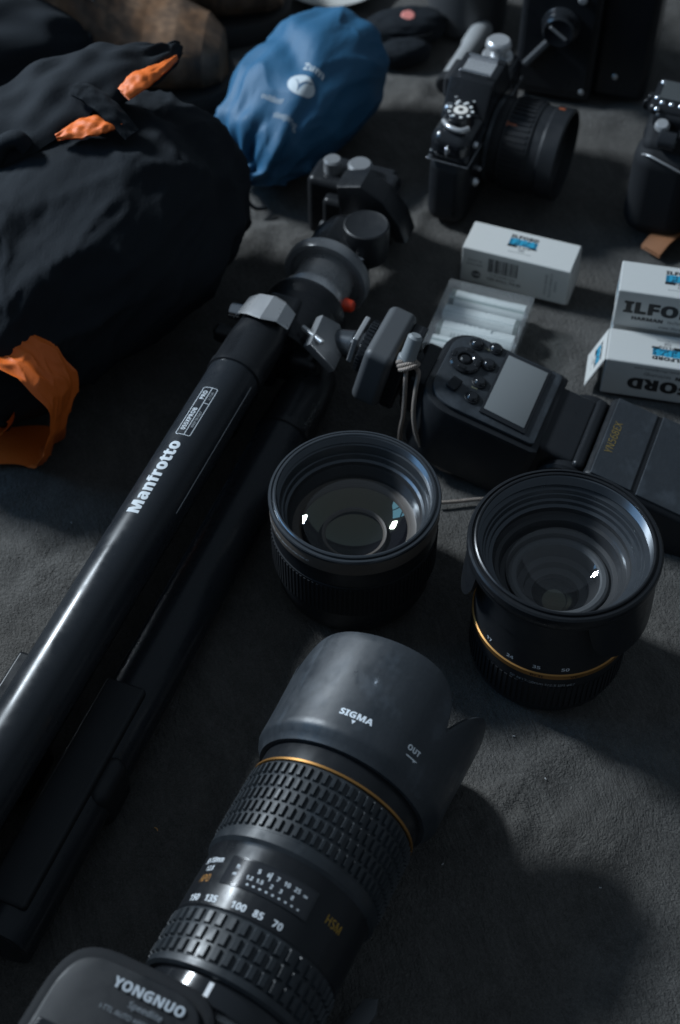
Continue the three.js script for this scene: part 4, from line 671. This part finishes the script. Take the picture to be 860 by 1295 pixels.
{
  const o = at(120, 300, 0), ox = o.x * 1000, oz = o.z * 1000;
  const g = thing('rolled_jacket', 'rolled up black jacket with bright orange lining showing at the folds', 'jacket', V(o.x, 0, o.z));
  const R = (x, z, y, w, h) => [x - ox, y, z - oz, w, h];
  const spine = [R(-234, -552, 36, 12, 14), R(-228, -564, 43, 44, 40), R(-212, -592, 53, 62, 52), R(-188, -628, 62, 73, 62), R(-156, -666, 67, 80, 67), R(-130, -702, 67, 79, 67), R(-112, -733, 62, 64, 56), R(-104, -750, 57, 37, 35), R(-101, -757, 55, 4, 4)];
  const ridge = (x, y, z) => 1 - 2 * Math.sqrt(Math.abs(n3(x, y, z)));
  const folds = (u, v, a) => 3 * n3(Math.cos(a) * 1.4, Math.sin(a) * 1.4, v * 3) + 2.6 * ridge(Math.cos(a) * 1.1 + 5, Math.sin(a) * 1.1 + v * 2.2, v * 3.4) + 1.3 * ridge(Math.cos(a) * 2.6, Math.sin(a) * 2.6 - v * 5, v * 6) + 0.5 * ridge(Math.cos(a) * 7, Math.sin(a) * 7, v * 13) - 7 * Math.exp(-Math.pow((v - 0.64 - 0.03 * Math.sin(a)) / 0.03, 2));
  part('body', [roll(spine, 180, 160, 0.95, folds)], M.jacket, g);
  // strap round the roll, the turned back collar with its orange inside, the cuff and the orange lining at the end
  const sheet = (pts, wd, th, nU = 60, nV = 14, wob = 1.5) => { const cv = new THREE.CatmullRomCurve3(pts.map((p) => V(p[0], p[1], p[2]))), W = (t) => { const q = t * (wd.length - 1), i = Math.min(wd.length - 2, Math.floor(q)); return lerp(wd[i], wd[i + 1], q - i); }; const f = (side) => surface(nU, nV, (u, v0) => { const v = side > 0 ? v0 : 1 - v0, p = cv.getPoint(u), t = cv.getTangent(u), s = t.clone().cross(V(0.15, 1, 0.1)).normalize(), n = s.clone().cross(t).normalize(), w = (v - 0.5) * W(u); const e = (side > 0 ? th : 0) * Math.pow(Math.sin(Math.PI * clamp(v, 0.02, 0.98)), 0.4) + wob * n3(u * 5, v * 3, wd[0]); const r = p.clone().addScaledVector(s, w).addScaledVector(n, e); return [r.x, r.y, r.z]; }); return [f(1), f(-1)]; };
  const Q = (x, y, h) => { const p = at(x, y, h); return [p.x * 1000 - ox, p.y * 1000, p.z * 1000 - oz]; };
  part('collar', sheet([Q(-40, 196, 0.1240), Q(20, 160, 0.1340), Q(80, 118, 0.1440), Q(140, 92, 0.1470), Q(190, 80, 0.1390), Q(224, 74, 0.1290)], [48, 54, 56, 46, 28, 6], 9, 70, 18, 3.4), M.jacket, g);
  part('orange_lining', sheet([Q(72, 176, 0.1390), Q(100, 165, 0.1415), Q(130, 158, 0.1420), Q(158, 163, 0.1390)], [3, 14, 15, 3], 3, 40, 10, 1), M.orange, g, { label: 'bright orange lining under the collar' });
  part('orange_lining', sheet([Q(156, 120, 0.1480), Q(175, 104, 0.1520), Q(196, 92, 0.1510), Q(222, 76, 0.1410)], [11, 14, 10, 3], 3, 40, 10, 0.8), M.orange, g, { label: 'orange edge of the folded collar' });
  part('strap', sheet([Q(92, 112, 0.1540), Q(112, 120, 0.1520), Q(140, 142, 0.1460), Q(166, 172, 0.1360)], [12, 14, 14, 12], 3, 40, 8, 0.6), M.jacket, g);
  part('cuff', [tube([Q(-8, 205, 0.1290), Q(4, 182, 0.1390), Q(22, 176, 0.1420), Q(34, 186, 0.1370)], 5, 40, 12)], M.jacket, g);
  // spiral of orange cloth at the near end
  const spiral = surface(260, 40, (u, v) => { const a = -2.4 + u * 8.2, r = lerp(57, 14, u) * (1 + 0.06 * Math.sin(a * 3) + 0.05 * n2(u * 9, v * 2) + 0.022 * (1 - 2 * Math.sqrt(Math.abs(n2(u * 14, v * 3 + 4))))), c = Q(-2, 503, 0.048), p = V(c[0], c[1], c[2]), sx = V(0.93, 0, 0.3), up2 = V(0, 1, 0), ax = V(-0.36, 0, 0.9), w = (v - 0.5) * 34 + 6 * n2(u * 5, 3); p.addScaledVector(sx, r * Math.cos(a) * 0.86).addScaledVector(up2, r * Math.sin(a) * 0.98).addScaledVector(ax, w - 3 + 5 * n2(u * 7, 9)); return [p.x, Math.max(p.y, 0.6), p.z]; });
  const om = M.orange.clone(); om.side = THREE.DoubleSide;
  part('orange_lining', [spiral], om, g, { label: 'orange lining rolled in a loose spiral at the end' });
}
function boot(pos, yaw, label) {
  const g = thing('leather_boot', label, 'boot', pos, yaw, 'brown leather boots');
  // toe along +x; sections: x, half width, height of the upper
  const S = [[60, 3, 22], [56, 22, 30], [45, 34, 39], [26, 40, 46], [4, 42, 50], [-22, 40, 62], [-44, 37, 86], [-70, 36, 118], [-100, 35, 124], [-140, 34, 126], [-172, 30, 124], [-184, 6, 120]];
  const rw = (t, k) => { const q = t * (S.length - 1), i = Math.min(S.length - 2, Math.floor(q)), f = q - i, e = f * f * (3 - 2 * f); return lerp(S[i][k], S[i + 1][k], e); };
  const up = surface(80, 90, (u, v) => { const a = u * 2 * Math.PI, w = rw(v, 1), h = rw(v, 2) / 2, x = rw(v, 0), q = (c, e) => Math.sign(c) * Math.pow(Math.abs(c), e), d = 1 + 0.025 * n3(x * 0.03, Math.cos(a) * 1.5, Math.sin(a) * 1.5); return [x, 14 + h + h * q(Math.sin(a), 0.8) * d, w * q(Math.cos(a), 0.75) * d]; }, true);
  part('upper', [up], M.leather, g);
  const outl = []; for (let k = 0; k < 40; k++) { const a = k / 40 * 2 * Math.PI; outl.push([-62 + 124 * Math.sign(Math.cos(a)) * Math.pow(Math.abs(Math.cos(a)), 0.6), 42 * Math.sign(Math.sin(a)) * Math.pow(Math.abs(Math.sin(a)), 0.7)]); }
  part('sole', [moved(plate(outl, 17, 2), 0, 0, 0, -Math.PI / 2, 0, 0)], M.sole, g);
  part('tongue', [surface(20, 20, (u, v) => { const x = lerp(-30, -92, v), z = (u - 0.5) * 42; return [x, lerp(80, 142, v) + 5 * Math.cos((u - 0.5) * 3), z]; })], std(C(0.03, 0.022, 0.017), 0.6, { side: THREE.DoubleSide }), g);
  for (let k = 0; k < 4; k++) for (const s of [-1, 1]) part('lace_hook', [moved(new THREE.TorusGeometry(3.4, 1.2, 8, 20), -30 - k * 16, 84 + k * 14, s * 21, 0.6, 0.4, 0)], M.steel, g);
  part('lace', [0, 1, 2, 3].map((k) => tube([[-30 - k * 16, 85 + k * 14, -20], [-36 - k * 16, 92 + k * 14, 0], [-34 - k * 16, 86 + k * 14, 20]], 1.8, 20, 8)), M.leatherDark, g);
  return g;
}
{
  const a = at(240, 122, 0), b = at(312, 50, 0);
  boot(V(a.x - 0.03, 0, a.z - 0.012), -0.06, 'brown leather boot with its toe right behind the rolled jacket');
  boot(V(b.x - 0.03, 0, b.z - 0.03), 0.08, 'darker brown leather boot standing beyond its pair, partly hidden');
}
{
  // dark bundle behind the jacket
  const c = at(10, 60, 0.05), g = thing('black_bundle', 'dark cloth bundle beside the boots and the rolled jacket', 'bundle', V(c.x, 0, c.z));
  part('bundle', [roll([[-70, 40, 40, 4, 4], [-60, 46, 36, 40, 38], [-20, 52, 20, 52, 48], [20, 50, 6, 46, 44], [48, 44, -4, 30, 30], [56, 42, -8, 4, 4]], 90, 70, 0.95, (u, v, a) => 4 * n3(Math.cos(a) * 2, Math.sin(a) * 2 + 9, v * 4))], M.jacket, g);
}
// the bag whose shade lies over the lower legs of the tripod (beyond the frame)
{
  const g = thing('backpack', 'black backpack standing on the cloth beside the lower end of the tripod', 'backpack', V(-0.40, 0, -0.29), 0.05);
  part('body', [rbox(240, 215, 420, 50, 0, 107, 0)], M.jacket, g);
  part('pocket', [rbox(30, 120, 300, 14, 120, 66, 0)], M.jacket, g);
  part('top_handle', [tube([[-20, 210, -40], [-18, 232, -20], [-18, 232, 20], [-20, 210, 40]], 6, 30, 10)], M.jacket, g);
}
// the tip of a webbing strap by the rear of the zoom lens
{
  const a = at(474, 1262, 0.012), b = at(436, 1312, 0.004), Y = a.clone().sub(b), L = Y.length() * 1000; Y.normalize(); const X = Y.clone().cross(V(0, 1, 0)).normalize(), Z = X.clone().cross(Y);
  const g = thing('strap_end', 'dark grey webbing strap tip sticking up beside the rear of the zoom lens', 'strap', b, [X, Y, Z]);
  part('webbing', [moved(plate([[-4.5, -24], [4.5, -24], [4.6, L - 5], [1.5, L], [-2.5, L - 3]], 2.4, 0.5), 0, 0, 0)], M.greyPlastic, g);
}
// lint and a fibre on the cloth
{
  const specks = [[197, 1045, 1], [213, 740, 0], [216, 823, 0], [560, 1090, 0], [690, 985, 0], [120, 720, 0], [650, 930, 0], [760, 1120, 0], [90, 660, 0]];
  for (const [x, y, k] of specks) { const p = at(x, y, 0), yy = clothY(p.x, p.z) + 0.0005; tag(part('lint', [moved(tube([[-1.1, 0, 0], [0, 0.3, 0.2], [1.1, 0, -0.2]].map((q) => q.map((w) => w * (k ? 1.1 : 0.5))), k ? 0.28 : 0.3, 10, 6), p.x * 1000, yy * 1000, p.z * 1000, 0, x, 0)], std(k ? C(0.6, 0.32, 0.1) : C(0.4, 0.4, 0.4), 0.8), scene), k ? 'tiny orange fibre lying on the cloth beside the zoom lens' : 'tiny pale speck of lint on the cloth', 'lint', k ? null : 'specks of lint on the cloth'); }
}

renderer.render(scene, camera);
